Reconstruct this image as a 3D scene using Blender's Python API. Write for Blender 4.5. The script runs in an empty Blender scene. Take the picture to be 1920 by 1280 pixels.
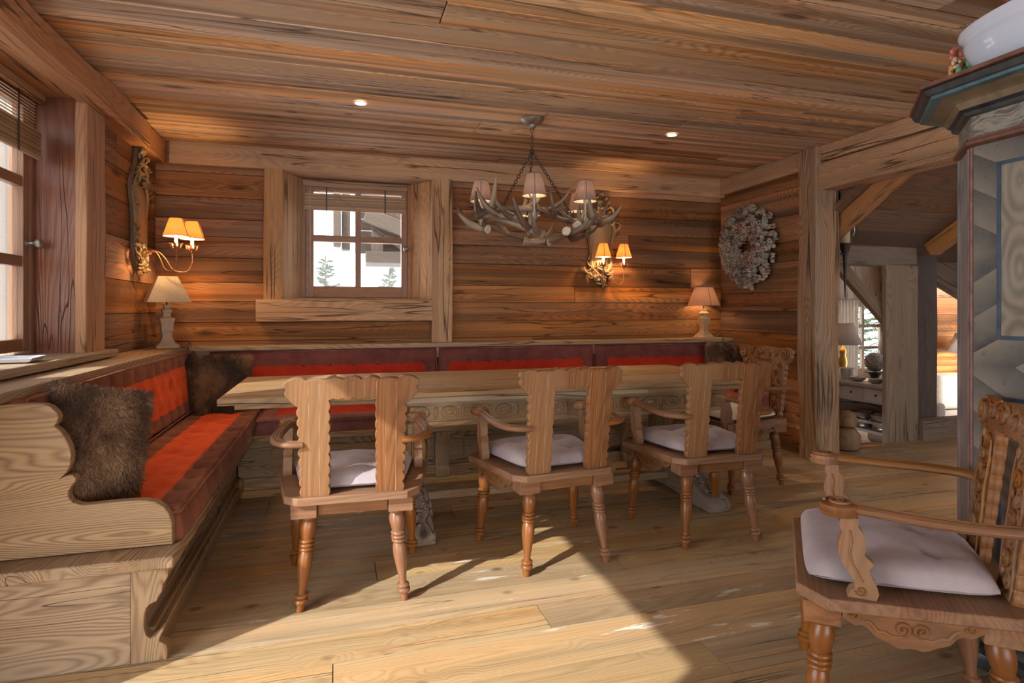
import bpy, bmesh, math, random
from mathutils import Vector, Matrix, noise as mnoise

# ---------------------------------------------------------------- camera
scn = bpy.context.scene
COL = scn.collection
PI = math.pi
R = math.radians
cam_d = bpy.data.cameras.new('camera'); cam = bpy.data.objects.new('camera', cam_d); COL.objects.link(cam)
cam.location = (0, 0, 1.2); cam.rotation_euler = (R(90), 0, R(-16.5))
cam_d.sensor_width = 36; cam_d.lens = 1110 / 1920 * 36; cam_d.shift_y = -60 / 1920
cam_d.clip_start = 0.05; cam_d.clip_end = 400
scn.camera = cam
# ---------------------------------------------------------------- sky, sun, exposure
scn.view_settings.view_transform = 'Standard'; scn.view_settings.look = 'None'
scn.view_settings.gamma = 1; scn.view_settings.use_curve_mapping = False
scn.view_settings.exposure = 0.50
cy = scn.cycles
cy.adaptive_threshold = 0.018
cy.max_bounces = 5; cy.diffuse_bounces = 4; cy.glossy_bounces = 2; cy.transmission_bounces = 3; cy.transparent_max_bounces = 10
cy.caustics_reflective = False; cy.caustics_refractive = False; cy.sample_clamp_indirect = 6; cy.blur_glossy = 1.0
SUN_AZ, SUN_EL = R(31), R(34)
world = bpy.data.worlds.new('sky'); scn.world = world; world.use_nodes = True
wn = world.node_tree; wn.nodes.clear()
sky = wn.nodes.new('ShaderNodeTexSky'); sky.sky_type = 'NISHITA'; sky.sun_disc = False
sky.sun_elevation = SUN_EL; sky.sun_rotation = R(-90) - SUN_AZ; sky.altitude = 1500; sky.dust_density = 2
mixw = wn.nodes.new('ShaderNodeMix'); mixw.data_type = 'RGBA'; mixw.inputs[0].default_value = 0.78
mixw.inputs[7].default_value = (0.97, 0.94, 0.92, 1)
mulw = wn.nodes.new('ShaderNodeVectorMath'); mulw.operation = 'SCALE'; mulw.inputs['Scale'].default_value = 0.16
bgw = wn.nodes.new('ShaderNodeBackground'); bgw.inputs[1].default_value = 5.0
outw = wn.nodes.new('ShaderNodeOutputWorld')
wn.links.new(sky.outputs[0], mulw.inputs[0]); wn.links.new(mulw.outputs[0], mixw.inputs[6])
wn.links.new(mixw.outputs[2], bgw.inputs[0]); wn.links.new(bgw.outputs[0], outw.inputs[0])
sun_d = bpy.data.lights.new('sun', 'SUN'); sun = bpy.data.objects.new('sun', sun_d); COL.objects.link(sun)
sun_d.energy = 5.2; sun_d.angle = R(0.6); sun_d.color = (1.0, 0.95, 0.88)
_d = Vector((math.cos(SUN_AZ) * math.cos(SUN_EL), math.sin(SUN_AZ) * math.cos(SUN_EL), -math.sin(SUN_EL)))
sun.rotation_euler = _d.to_track_quat('-Z', 'Y').to_euler(); sun.location = (-6, -4, 5)

# ---------------------------------------------------------------- tags
def tag(o, label=None, cat=None, group=None, kind=None):
    if label: o['label'] = label
    if cat: o['category'] = cat
    if group: o['group'] = group
    if kind: o['kind'] = kind
    return o
def thing(name, label, cat, loc=(0, 0, 0), rz=0, group=None):
    o = bpy.data.objects.new(name, None); COL.objects.link(o)
    o.empty_display_size = 0.05; o.location = loc; o.rotation_euler = (0, 0, rz)
    return tag(o, label, cat, group)
def kids(o): return [c for c in COL.objects if c.parent == o]
def copy_tree(o, parent=None):
    c = o.copy(); COL.objects.link(c)
    if parent: c.parent = parent
    for ch in kids(o): copy_tree(ch, c)
    return c

# ---------------------------------------------------------------- mesh builder
rng = random.Random(7)
class MB:
    def __init__(self): self.V = []; self.F = []; self.M = []; self.W = []; self.T = []
    def add(self, verts, faces, g=(1, 0, 0), mat=0, tone=None, wc=None, mats=None):
        n = len(self.V); g = Vector(g).normalized()
        u = Vector((0, 0, 1)) if abs(g.z) < .9 else Vector((1, 0, 0))
        u = (u - g * u.dot(g)).normalized(); w = g.cross(u)
        off = Vector((rng.uniform(0, 40), rng.uniform(0, 40), rng.uniform(0, 40)))
        t = rng.random() if tone is None else tone
        for i, p in enumerate(verts):
            p = Vector(p); self.V.append(p)
            self.W.append((Vector((p.dot(g), p.dot(u), p.dot(w))) + off) if wc is None else Vector(wc[i]))
            self.T.append(t)
        for i, f in enumerate(faces):
            self.F.append([n + q for q in f]); self.M.append(mats[i] if mats else mat)
        return self
    def xf(self, M, i0=0):
        for i in range(i0, len(self.V)): self.V[i] = M @ self.V[i]
        return self
    def box(self, lo, hi, g=None, mat=0, tone=None, rot=None, piv=None):
        x0, y0, z0 = lo; x1, y1, z1 = hi
        v = [(x0, y0, z0), (x1, y0, z0), (x1, y1, z0), (x0, y1, z0), (x0, y0, z1), (x1, y0, z1), (x1, y1, z1), (x0, y1, z1)]
        if g is None:
            s = [abs(x1 - x0), abs(y1 - y0), abs(z1 - z0)]; g = [0, 0, 0]; g[s.index(max(s))] = 1
        i0 = len(self.V)
        self.add(v, [(0, 3, 2, 1), (4, 5, 6, 7), (0, 1, 5, 4), (1, 2, 6, 5), (2, 3, 7, 6), (3, 0, 4, 7)], g, mat, tone)
        if rot is not None:
            c = Vector(piv) if piv else Vector(((x0 + x1) / 2, (y0 + y1) / 2, (z0 + z1) / 2))
            self.xf(Matrix.Translation(c) @ rot @ Matrix.Translation(-c), i0)
        return self
    def grid_box(self, lo, hi, n=(1, 1, 1), wob=0.0, seed=0, g=None, mat=0, tone=None, cham=0.0):
        """box with subdivided long side, edges wobbling like hewn timber"""
        L = [hi[i] - lo[i] for i in range(3)]
        ax = L.index(max(L)); b, c = [i for i in range(3) if i != ax]
        N = max(2, int(L[ax] / 0.16)); k = 0.5
        # cross-section with chamfered corners
        ch = min(L[b], L[c]) * cham
        def sec(t):
            w = lambda q: wob * mnoise.noise(Vector((seed * 3.1 + q * 7.7, t * 1.6, q)))
            cc = [ch * (1 + 1.2 * mnoise.noise(Vector((seed + 5.5, t * 2.3, q * 3.3)))) for q in range(4)]
            x0, x1 = lo[b] + w(1), hi[b] + w(2); y0, y1 = lo[c] + w(3), hi[c] + w(4)
            return [(x0 + cc[0], y0), (x1 - cc[1], y0), (x1, y0 + cc[1]), (x1, y1 - cc[2]), (x1 - cc[2], y1), (x0 + cc[3], y1), (x0, y1 - cc[3]), (x0, y0 + cc[0])]
        v = []
        for i in range(N + 1):
            t = lo[ax] + L[ax] * i / N
            for (p, q) in sec(t):
                r = [0, 0, 0]; r[ax] = t; r[b] = p; r[c] = q; v.append(tuple(r))
        f = [[j for j in range(8)][::-1], [N * 8 + j for j in range(8)]]
        for i in range(N):
            for j in range(8):
                f.append((i * 8 + j, i * 8 + (j + 1) % 8, (i + 1) * 8 + (j + 1) % 8, (i + 1) * 8 + j))
        gg = [0, 0, 0]; gg[ax] = 1
        return self.add(v, f, g or gg, mat, tone)
    def prism(self, pts, lo, hi, axis='y', g=(1, 0, 0), mat=0, tone=None):
        """outline pts (a,b) extruded along axis. y: (x,z); x: (y,z); z: (x,y)"""
        n = len(pts)
        mk = {'y': lambda a, b, h: (a, h, b), 'x': lambda a, b, h: (h, a, b), 'z': lambda a, b, h: (a, b, h)}[axis]
        v = [mk(a, b, lo) for a, b in pts] + [mk(a, b, hi) for a, b in pts]
        f = [list(range(n))[::-1], list(range(n, 2 * n))] + [(i, (i + 1) % n, n + (i + 1) % n, n + i) for i in range(n)]
        return self.add(v, f, g, mat, tone)
    def lathe(self, prof, c=(0, 0, 0), n=20, g=(0, 0, 1), mat=0, tone=None, M=None, sq=0.0, caps=True, rot0=0.0, nm=None):
        """prof = [(r,z)]; sq 0..1 squares the section"""
        v = []; i0 = len(self.V)
        for (r, z) in prof:
            for k in range(n):
                a = 2 * PI * k / n + rot0; s = 1.0
                if sq: s = 1 / max(abs(math.cos(a)), abs(math.sin(a))); s = 1 + (s - 1) * sq
                if nm: s *= 1 + nm[1] * abs(math.cos(a * nm[0] / 2.0)) - nm[1]
                v.append((c[0] + r * s * math.cos(a), c[1] + r * s * math.sin(a), c[2] + z))
        f = []
        for i in range(len(prof) - 1):
            for k in range(n):
                f.append((i * n + k, i * n + (k + 1) % n, (i + 1) * n + (k + 1) % n, (i + 1) * n + k))
        if caps: f.append(list(range(n))[::-1]); f.append([(len(prof) - 1) * n + k for k in range(n)])
        self.add(v, f, g, mat, tone)
        if M is not None: self.xf(M, i0)
        return self
    def tube(self, path, rad, n=8, mat=0, tone=None, caps=True, flat=1.0, up=None, tip=False):
        P = [Vector(p) for p in path]; m = len(P)
        rr = rad if isinstance(rad, (list, tuple)) else [rad] * m
        v = []; wc = []; off = Vector((rng.uniform(0, 40), rng.uniform(0, 40), rng.uniform(0, 40)))
        prev = None; dist = 0
        for i in range(m):
            t = (P[min(i + 1, m - 1)] - P[max(i - 1, 0)])
            t = t.normalized() if t.length > 1e-9 else Vector((0, 0, 1))
            if prev is None:
                u = Vector(up) if up else (Vector((0, 0, 1)) if abs(t.z) < .9 else Vector((1, 0, 0)))
            else: u = prev
            u = (u - t * u.dot(t))
            u = u.normalized() if u.length > 1e-6 else t.orthogonal().normalized()
            w = t.cross(u); prev = u
            if i: dist += (P[i] - P[i - 1]).length
            for k in range(n):
                a = 2 * PI * k / n
                q = u * math.cos(a) * rr[i] * flat + w * math.sin(a) * rr[i]
                v.append(P[i] + q); wc.append(Vector((dist, u.dot(q) and math.cos(a) * rr[i], math.sin(a) * rr[i])) + off)
        f = []
        for i in range(m - 1):
            for k in range(n):
                f.append((i * n + k, (i + 1) * n + k, (i + 1) * n + (k + 1) % n, i * n + (k + 1) % n))
        if caps: f.append(list(range(n))); f.append([(m - 1) * n + k for k in range(n)][::-1])
        return self.add(v, f, (1, 0, 0), mat, tone, wc)
    def ico(self, c, r, sc=(1, 1, 1), sub=1, jit=0.0, mat=0, tone=None, M=None):
        v, f = _ico(sub); i0 = len(self.V); vv = []
        for p in v:
            k = r * (1 + (rng.uniform(-jit, jit) if jit else 0)); vv.append((p[0] * k * sc[0], p[1] * k * sc[1], p[2] * k * sc[2]))
        self.add(vv, f, (1, 0, 0), mat, tone)
        MM = Matrix.Translation(Vector(c)) @ (M if M is not None else Matrix.Identity(4))
        return self.xf(MM, i0)
    def build(self, name, mat, parent=None, bevel=0, seg=2, smooth=35, loc=None, sub=0, solid=0):
        me = bpy.data.meshes.new(name); me.from_pydata([tuple(p) for p in self.V], [], self.F)
        for m in (mat if isinstance(mat, (list, tuple)) else [mat]): me.materials.append(m)
        me.polygons.foreach_set('material_index', self.M)
        a = me.attributes.new('wc', 'FLOAT_VECTOR', 'POINT'); a.data.foreach_set('vector', [q for w in self.W for q in w])
        a = me.attributes.new('tone', 'FLOAT', 'POINT'); a.data.foreach_set('value', self.T)
        bm = bmesh.new(); bm.from_mesh(me); bmesh.ops.recalc_face_normals(bm, faces=bm.faces); bm.to_mesh(me); bm.free()
        if smooth is not None:
            me.shade_smooth(); me.set_sharp_from_angle(angle=R(smooth))
        me.update()
        o = bpy.data.objects.new(name, me); COL.objects.link(o)
        if parent: o.parent = parent
        if loc: o.location = loc
        if bevel:
            b = o.modifiers.new('bevel', 'BEVEL'); b.width = bevel; b.segments = seg; b.limit_method = 'ANGLE'; b.angle_limit = R(40)
        if solid:
            b = o.modifiers.new('solid', 'SOLIDIFY'); b.thickness = solid
        if sub:
            b = o.modifiers.new('sub', 'SUBSURF'); b.levels = sub; b.render_levels = sub
        return o
_icoc = {}
def _ico(sub):
    if sub not in _icoc:
        bm = bmesh.new(); bmesh.ops.create_icosphere(bm, subdivisions=sub, radius=1)
        bm.verts.ensure_lookup_table()
        _icoc[sub] = ([tuple(v.co) for v in bm.verts], [[v.index for v in f.verts] for f in bm.faces]); bm.free()
    return _icoc[sub]
def struct(o): o['kind'] = 'structure'; return o
def arc_pts(c, r, a0, a1, n): return [(c[0] + r * math.cos(a0 + (a1 - a0) * i / n), c[1] + r * math.sin(a0 + (a1 - a0) * i / n)) for i in range(n + 1)]
def bez(P, n=16):
    """Catmull-Rom through points"""
    P = [Vector(p) for p in P]; out = []
    Q = [P[0] * 2 - P[1]] + P + [P[-1] * 2 - P[-2]]
    for i in range(1, len(Q) - 2):
        a, b, c, d = Q[i - 1], Q[i], Q[i + 1], Q[i + 2]
        for k in range(n):
            t = k / n
            out.append(0.5 * ((2 * b) + (c - a) * t + (2 * a - 5 * b + 4 * c - d) * t * t + (3 * b - a - 3 * c + d) * t ** 3))
    out.append(P[-1]); return out

# ---------------------------------------------------------------- materials
def newmat(name):
    m = bpy.data.materials.new(name); m.use_nodes = True; nt = m.node_tree
    b = nt.nodes['Principled BSDF']; return m, nt, b
class N:
    def __init__(s, nt): s.nt = nt
    def node(s, t, **k):
        n = s.nt.nodes.new(t)
        for a, v in k.items(): setattr(n, a, v)
        return n
    def put(s, sock, v):
        if isinstance(v, bpy.types.NodeSocket): s.nt.links.new(v, sock)
        else: sock.default_value = v
    def math(s, op, a, b=0.0, c=None, clamp=False):
        n = s.node('ShaderNodeMath', operation=op, use_clamp=clamp); s.put(n.inputs[0], a); s.put(n.inputs[1], b)
        if c is not None: s.put(n.inputs[2], c)
        return n.outputs[0]
    def vec(s, op, a, b=(0, 0, 0)):
        n = s.node('ShaderNodeVectorMath', operation=op); s.put(n.inputs[0], a); s.put(n.inputs[1], b); return n.outputs[0]
    def noise(s, v, scale=1.0, det=2.0, rough=.5, dist=0.0):
        n = s.node('ShaderNodeTexNoise'); s.put(n.inputs['Vector'], v); n.inputs['Scale'].default_value = scale
        n.inputs['Detail'].default_value = det; n.inputs['Roughness'].default_value = rough; n.inputs['Distortion'].default_value = dist
        return n.outputs['Fac']
    def ramp(s, f, stops):
        n = s.node('ShaderNodeValToRGB'); s.put(n.inputs[0], f); e = n.color_ramp.elements
        while len(e) < len(stops): e.new(0.5)
        for i, (p, c) in enumerate(stops):
            e[i].position = p; e[i].color = (c if len(c) == 4 else (*c, 1)) if isinstance(c, (tuple, list)) else (c, c, c, 1)
        return n.outputs[0]
    def mix(s, f, a, b, mode='MIX'):
        n = s.node('ShaderNodeMix', data_type='RGBA', blend_type=mode); s.put(n.inputs[0], f)
        s.put(n.inputs[6], a if isinstance(a, bpy.types.NodeSocket) or len(a) == 4 else (*a, 1))
        s.put(n.inputs[7], b if isinstance(b, bpy.types.NodeSocket) or len(b) == 4 else (*b, 1)); return n.outputs[2]
    def maprange(s, v, a, b, c=0.0, d=1.0):
        n = s.node('ShaderNodeMapRange'); s.put(n.inputs[0], v)
        for i, q in enumerate((a, b, c, d)): n.inputs[i + 1].default_value = q
        return n.outputs[0]
    def attr(s, name, out='Vector'): return s.node('ShaderNodeAttribute', attribute_name=name).outputs[out]
    def bump(s, h, dist, strength=1.0):
        n = s.node('ShaderNodeBump'); s.put(n.inputs['Height'], h); n.inputs['Distance'].default_value = dist; n.inputs['Strength'].default_value = strength
        return n.outputs[0]

def wood(name, light, dark, grey=(.3, .26, .22), greyamt=.3, ring=1.0, contrast=.7, tonevar=.5, rough=.55, knots=1.0, cracks=0.0, bump=.0012, fiber=.35, spec=.35, coat=0.0, streak=0.0, patch=0.0, kscale=1.0, kx=1.1):
    m, nt, b = newmat(name); n = N(nt)
    wc = n.attr('wc'); tone = n.attr('tone', 'Fac')
    kv = n.vec('MULTIPLY', wc, (kx * kscale, 4.2 * kscale, 4.2 * kscale))
    vo = n.node('ShaderNodeTexVoronoi'); n.put(vo.inputs['Vector'], kv); vo.inputs['Scale'].default_value = 1.0
    kd = vo.outputs['Distance']
    kn = n.math('MULTIPLY', n.maprange(kd, .0, .34, 1, 0), 1.0)
    n1 = n.noise(n.vec('MULTIPLY', wc, (.5, 5.0, 5.0)), 1.0, 1.5, .45)
    sep = n.node('ShaderNodeSeparateXYZ'); n.put(sep.inputs[0], wc)
    ph = n.math('MULTIPLY', n1, 26 * ring)
    ph = n.math('ADD', ph, n.math('MULTIPLY', n.math('ADD', sep.outputs[1], sep.outputs[2]), 34 * ring))
    ph = n.math('ADD', ph, n.math('MULTIPLY', kn, 4.0 * knots))
    rv = n.math('ADD', n.math('MULTIPLY', n.math('SINE', n.math('MULTIPLY', ph, 6.283)), .5), .5)
    rv = n.math('POWER', rv, 1.8)
    fb = n.noise(n.vec('MULTIPLY', wc, (2.5, 150, 150)), 1.0, 3, .6)
    fb2 = n.noise(n.vec('MULTIPLY', wc, (.9, 26, 26)), 1.0, 3, .6)
    big = n.noise(n.vec('MULTIPLY', wc, (.55, 4, 4)), 1.0, 3, .55)
    f = n.math('ADD', n.math('MULTIPLY', rv, contrast * .6), n.math('MULTIPLY', n.maprange(fb, .35, .65), fiber * .45))
    f = n.math('ADD', f, n.math('MULTIPLY', n.maprange(fb2, .3, .75), contrast * .35), clamp=True)
    col = n.mix(f, light, dark)
    col = n.mix(n.math('MULTIPLY', n.maprange(big, .38, .68), greyamt), col, grey)
    if streak:
        st = n.noise(n.vec('MULTIPLY', wc, (.22, 13, 13)), 1.0, 3, .6); st2 = n.noise(n.vec('MULTIPLY', wc, (.3, 9, 9)), 1.7, 2, .5)
        col = n.mix(n.math('MULTIPLY', n.maprange(st, .44, .60), streak), col, (.50, .47, .46), 'MULTIPLY')
        col = n.mix(n.math('MULTIPLY', n.maprange(st2, .50, .62), streak * .8), col, (1.25, .95, .70), 'MULTIPLY')
    if patch:
        pn = n.noise(n.vec('MULTIPLY', wc, (2.2, 16, 16)), 1.0, 5, .7)
        pk = n.math('MULTIPLY', n.maprange(pn, .62, .66), n.maprange(n.noise(wc, .9, 1), .46, .55))
        col = n.mix(n.math('MULTIPLY', pk, patch), col, (.72, .68, .60))
    if knots:
        kk = n.maprange(kd, .05, .13, 1, 0)
        col = n.mix(n.math('MULTIPLY', kk, .8), col, tuple(q * .35 for q in dark))
    h = n.math('ADD', n.math('MULTIPLY', rv, -.5), n.math('MULTIPLY', fb, 1.0))
    if cracks:
        cn = n.noise(n.vec('MULTIPLY', wc, (.45, 9, 9)), 1.0, 2, .6)
        ck = n.maprange(n.math('ABSOLUTE', n.math('SUBTRACT', cn, .47)), 0.0, .011 * cracks, 1, 0)
        ck = n.math('MULTIPLY', ck, n.maprange(n.noise(wc, 1.3, 1), .45, .55))
        col = n.mix(n.math('MULTIPLY', ck, .85), col, tuple(q * .16 for q in dark))
        h = n.math('SUBTRACT', h, n.math('MULTIPLY', ck, 3.0))
    hs = n.node('ShaderNodeHueSaturation'); n.put(hs.inputs['Color'], col)
    n.put(hs.inputs['Value'], n.math('ADD', n.math('MULTIPLY', tone, tonevar), 1 - tonevar / 2))
    n.put(hs.inputs['Saturation'], n.math('ADD', n.math('MULTIPLY', n.math('FRACT', n.math('MULTIPLY', tone, 7.3)), .25), .88))
    n.put(b.inputs['Base Color'], hs.outputs[0])
    n.put(b.inputs['Roughness'], n.math('ADD', n.math('MULTIPLY', fb2, .2), rough - .1))
    b.inputs['Specular IOR Level'].default_value = spec
    if coat: b.inputs['Coat Weight'].default_value = coat; b.inputs['Coat Roughness'].default_value = .25
    n.put(b.inputs['Normal'], n.bump(h, bump))
    return m
def plain(name, col, rough=.5, metal=0.0, var=.0, scale=30, bump=0.0, spec=.5, sheen=0.0, emit=None, es=0.0, trans=0.0, alpha=None, sss=0.0):
    m, nt, b = newmat(name); n = N(nt)
    tc = n.node('ShaderNodeTexCoord').outputs['Object']
    if var or bump:
        nf = n.noise(tc, scale, 4, .6)
        if var: n.put(b.inputs['Base Color'], n.mix(n.maprange(nf, .3, .7), tuple(q * (1 - var) for q in col), tuple(min(1, q * (1 + var)) for q in col)))
        else: b.inputs['Base Color'].default_value = (*col, 1)
        if bump: n.put(b.inputs['Normal'], n.bump(nf, bump))
    else: b.inputs['Base Color'].default_value = (*col, 1)
    b.inputs['Roughness'].default_value = rough; b.inputs['Metallic'].default_value = metal
    b.inputs['Specular IOR Level'].default_value = spec
    if sheen: b.inputs['Sheen Weight'].default_value = sheen; b.inputs['Sheen Roughness'].default_value = .4
    if emit: b.inputs['Emission Color'].default_value = (*emit, 1); b.inputs['Emission Strength'].default_value = es
    if trans: b.inputs['Transmission Weight'].default_value = trans
    return m
def glass_mat(name, tint=(.97, .99, 1), refl=.08):
    m, nt, b = newmat(name); n = N(nt); nt.nodes.remove(b); out = [q for q in nt.nodes if q.type == 'OUTPUT_MATERIAL'][0]
    t = n.node('ShaderNodeBsdfTransparent'); t.inputs[0].default_value = (*tint, 1)
    g = n.node('ShaderNodeBsdfGlossy'); g.inputs[1].default_value = .02
    lw = n.node('ShaderNodeLayerWeight'); lw.inputs[0].default_value = .5
    fr = n.math('ADD', n.math('MULTIPLY', n.math('POWER', lw.outputs['Facing'], 5.0), .6), refl * .4)
    mx = n.node('ShaderNodeMixShader'); n.put(mx.inputs[0], fr)
    n.put(mx.inputs[1], t.outputs[0]); n.put(mx.inputs[2], g.outputs[0]); n.put(out.inputs[0], mx.outputs[0]); return m
def velvet(name, col, dark):
    m, nt, b = newmat(name); n = N(nt)
    tc = n.node('ShaderNodeTexCoord').outputs['Object']
    nf = n.noise(tc, 7, 4, .6)
    n.put(b.inputs['Base Color'], n.mix(n.maprange(nf, .35, .7), col, dark))
    b.inputs['Roughness'].default_value = .85; b.inputs['Specular IOR Level'].default_value = .15
    b.inputs['Sheen Weight'].default_value = .35; b.inputs['Sheen Roughness'].default_value = .35; b.inputs['Sheen Tint'].default_value = (*[min(1, c * 1.6 + .12) for c in col], 1)
    n.put(b.inputs['Normal'], n.bump(n.noise(tc, 260, 2), .0006))
    return m
def lampshade(name, col, es, glow=(1, .55, .22)):
    m, nt, b = newmat(name); n = N(nt)
    tc = n.node('ShaderNodeTexCoord').outputs['Object']
    w = n.noise(n.vec('MULTIPLY', tc, (90, 90, 200)), 1, 2)
    c = n.mix(n.maprange(w, .3, .7), tuple(q * .82 for q in col), col)
    tr = n.node('ShaderNodeBsdfTranslucent'); df = n.node('ShaderNodeBsdfDiffuse'); mx = n.node('ShaderNodeMixShader')
    n.put(tr.inputs[0], c); n.put(df.inputs[0], c); mx.inputs[0].default_value = es
    n.put(mx.inputs[1], df.outputs[0]); n.put(mx.inputs[2], tr.outputs[0])
    out = [q for q in nt.nodes if q.type == 'OUTPUT_MATERIAL'][0]; n.put(out.inputs[0], mx.outputs[0]); nt.nodes.remove(b)
    return m

W_wall = wood('weathered_wall_boards', (.60, .30, .135), (.155, .068, .030), (.14, .092, .066), .7, 2.3, .62, .8, .6, cracks=1.1, spec=.18, streak=.75, bump=.0008)
W_ceil = wood('ceiling_boards', (.84, .585, .36), (.33, .19, .10), (.46, .38, .31), .7, 2.2, .7, .75, .66, cracks=1.3, spec=.12, streak=.9)
W_floor = wood('floor_boards', (.55, .385, .205), (.30, .18, .085), (.40, .31, .20), .6, 1.4, .65, .35, .38, cracks=1.0, bump=.0005, spec=.3, streak=.4, patch=.8, kscale=1.2, kx=2.8)
W_beam = wood('hewn_beam', (.66, .41, .225), (.34, .185, .095), (.38, .28, .19), .4, 1.5, .6, .25, .7, cracks=1.3, bump=.003, spec=.2, streak=.3)
W_beamR = wood('reddish_beam', (.60, .29, .12), (.27, .115, .045), (.30, .19, .12), .35, .8, .6, .2, .6, cracks=1.4, bump=.002)
W_post = wood('split_post', (.50, .30, .16), (.15, .075, .038), (.30, .24, .19), .6, .9, .8, .15, .75, cracks=3.2, bump=.004)
W_jamb = wood('dark_stained_panel', (.27, .105, .052), (.10, .032, .018), (.16, .10, .10), .4, .7, .6, .2, .33, cracks=.4, spec=.6)
W_sash = wood('window_frame_wood', (.40, .215, .12), (.19, .09, .05), (.30, .2, .16), .4, 1.2, .5, .2, .5, knots=0)
W_bench = wood('pale_larch', (.45, .305, .175), (.18, .10, .052), (.31, .25, .185), .4, 1.7, 1.05, .25, .62, cracks=.5, bump=.0014, spec=.15)
W_ledge = wood('ledge_wood', (.52, .37, .225), (.22, .13, .07), (.36, .29, .22), .5, 1.3, .85, .2, .55, cracks=.6, spec=.25)
W_table = wood('table_oak', (.44, .27, .13), (.17, .09, .04), (.36, .28, .19), .6, 1.1, .8, .3, .42, cracks=1.3, spec=.3)
W_chair = wood('chair_walnut', (.29, .125, .048), (.11, .042, .017), (.33, .20, .105), .5, .9, .6, .25, .42, knots=0, bump=.0008, spec=.25, streak=.35)
W_leg = wood('turned_leg_wood', (.27, .105, .036), (.11, .038, .015), (.21, .10, .05), .35, .6, .45, .2, .3, knots=0, bump=.0004, spec=.4, coat=.1)
W_grey = wood('greyed_timber', (.36, .27, .19), (.16, .11, .075), (.24, .20, .17), .6, .8, .6, .3, .75, cracks=1.2, bump=.002)
W_darkpost = wood('smoky_timber', (.17, .135, .115), (.07, .052, .045), (.13, .11, .11), .6, .6, .6, .2, .6, cracks=.6)
W_attic = wood('brown_sloping_boards', (.27, .155, .095), (.11, .06, .04), (.17, .12, .10), .6, .8, .7, .5, .7)
W_lampbase = wood('limed_lamp_wood', (.55, .40, .26), (.36, .24, .14), (.5, .4, .3), .4, .8, .4, .1, .6, knots=0)
W_white = wood('whitewashed_wood', (.66, .60, .52), (.45, .38, .31), (.6, .55, .5), .5, .8, .4, .2, .6, knots=.3)
M_metal = plain('antique_pewter', (.33, .29, .25), .45, .85, .3, 40, .001)
M_iron = plain('dark_iron', (.085, .07, .06), .5, .7, .3, 60)
M_rust = plain('rusty_gilt_metal', (.42, .20, .11), .5, .55, .45, 50, .001)
M_glass = glass_mat('window_glass')

# ================================================================ THE ROOM
def plank_rows(mb, a0, a1, z0, z1, place, holes=(), hmin=.14, hmax=.24, gap=.0035, lens=(1.6, 3.4), wide=None):
    """rows of boards; place(a_lo,a_hi,z_lo,z_hi,dep) adds one board"""
    z = z0
    while z < z1 - .01:
        h = rng.uniform(hmin, hmax); zt = min(z + h, z1)
        if z1 - zt < .06: zt = z1
        # split on hole edges in z
        cuts = sorted({z, zt} | {c for hl in holes for c in (hl[2], hl[3]) if z < c < zt})
        a = a0 - rng.uniform(0, lens[0])
        dep = rng.uniform(0, .004); segs = []
        while a < a1:
            b = a + rng.uniform(*lens); segs.append((max(a, a0), min(b, a1))); a = b
        for (sa, sb) in segs:
            if sb - sa < .02: continue
            tone = rng.random(); off = rng.randrange(1 << 30)
            for zi in range(len(cuts) - 1):
                zl, zh = cuts[zi], cuts[zi + 1]; spans = [(sa, sb)]
                for hl in holes:
                    if hl[2] < zh - 1e-6 and hl[3] > zl + 1e-6:
                        ns = []
                        for (p, q) in spans:
                            if hl[1] <= p or hl[0] >= q: ns.append((p, q)); continue
                            if hl[0] > p: ns.append((p, hl[0]))
                            if hl[1] < q: ns.append((hl[1], q))
                        spans = ns
                for (p, q) in spans:
                    if q - p > .01: place(p + gap / 2, q - gap / 2, zl + (gap if zi == 0 else 0), zh, dep, tone)
        z = zt

mb = MB()
def fl(a, b, y0, y1, dep, tone): mb.box((a, y0, -.03), (b, y1, -dep * .08), (1, 0, 0), tone=tone)
plank_rows(mb, -1.62, 6.9, -6.0, 4.14, fl, hmin=.16, hmax=.24, lens=(2.4, 4.6), gap=.0035)
plank_rows(mb, -1.62, 3.8, 4.14, 5.2, fl, hmin=.16, hmax=.24, lens=(2.4, 4.6), gap=.0035)
struct(mb.build('floor', W_floor))
mb = MB(); mb.box((-1.62, -6.0, -.08), (6.9, 4.14, -.031)); mb.box((-1.62, 4.14, -.08), (3.85, 5.2, -.031))
struct(mb.build('trim_1', W_darkpost))

mb = MB()
def ce(a, b, y0, y1, dep, tone): mb.box((a, y0, 2.49 + dep), (b, y1, 2.53), (1, 0, 0), tone=tone)
plank_rows(mb, -1.62, 3.78, -6.0, 5.2, ce, gap=.006, hmin=.10, hmax=.22, lens=(6, 9))
mb.box((-1.62, -6.0, 2.535), (3.9, 5.2, 2.60), tone=.3)
struct(mb.build('ceiling', W_ceil, bevel=.003, seg=1))

mb = MB()
def wb(a, b, z0, z1, dep, tone): mb.box((a, 5.12 - dep, z0), (b, 5.16, z1), (1, 0, 0), tone=tone)
plank_rows(mb, -1.36, 3.75, 0, 2.49, wb, holes=[(-.42, .79, 1.2, 2.36)], hmin=.13, hmax=.22, lens=(4, 7))
for lo, hi in (((-1.6, 5.17, -.1), (-.45, 5.42, 2.5)), ((.80, 5.17, -.1), (3.9, 5.42, 2.5)), ((-.45, 5.17, -.1), (.8, 5.42, 1.2)), ((-.45, 5.17, 2.36), (.8, 5.42, 2.5))): mb.box(lo, hi, tone=.4)
struct(mb.build('wall_back', W_wall, bevel=.0018, seg=1))

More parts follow.
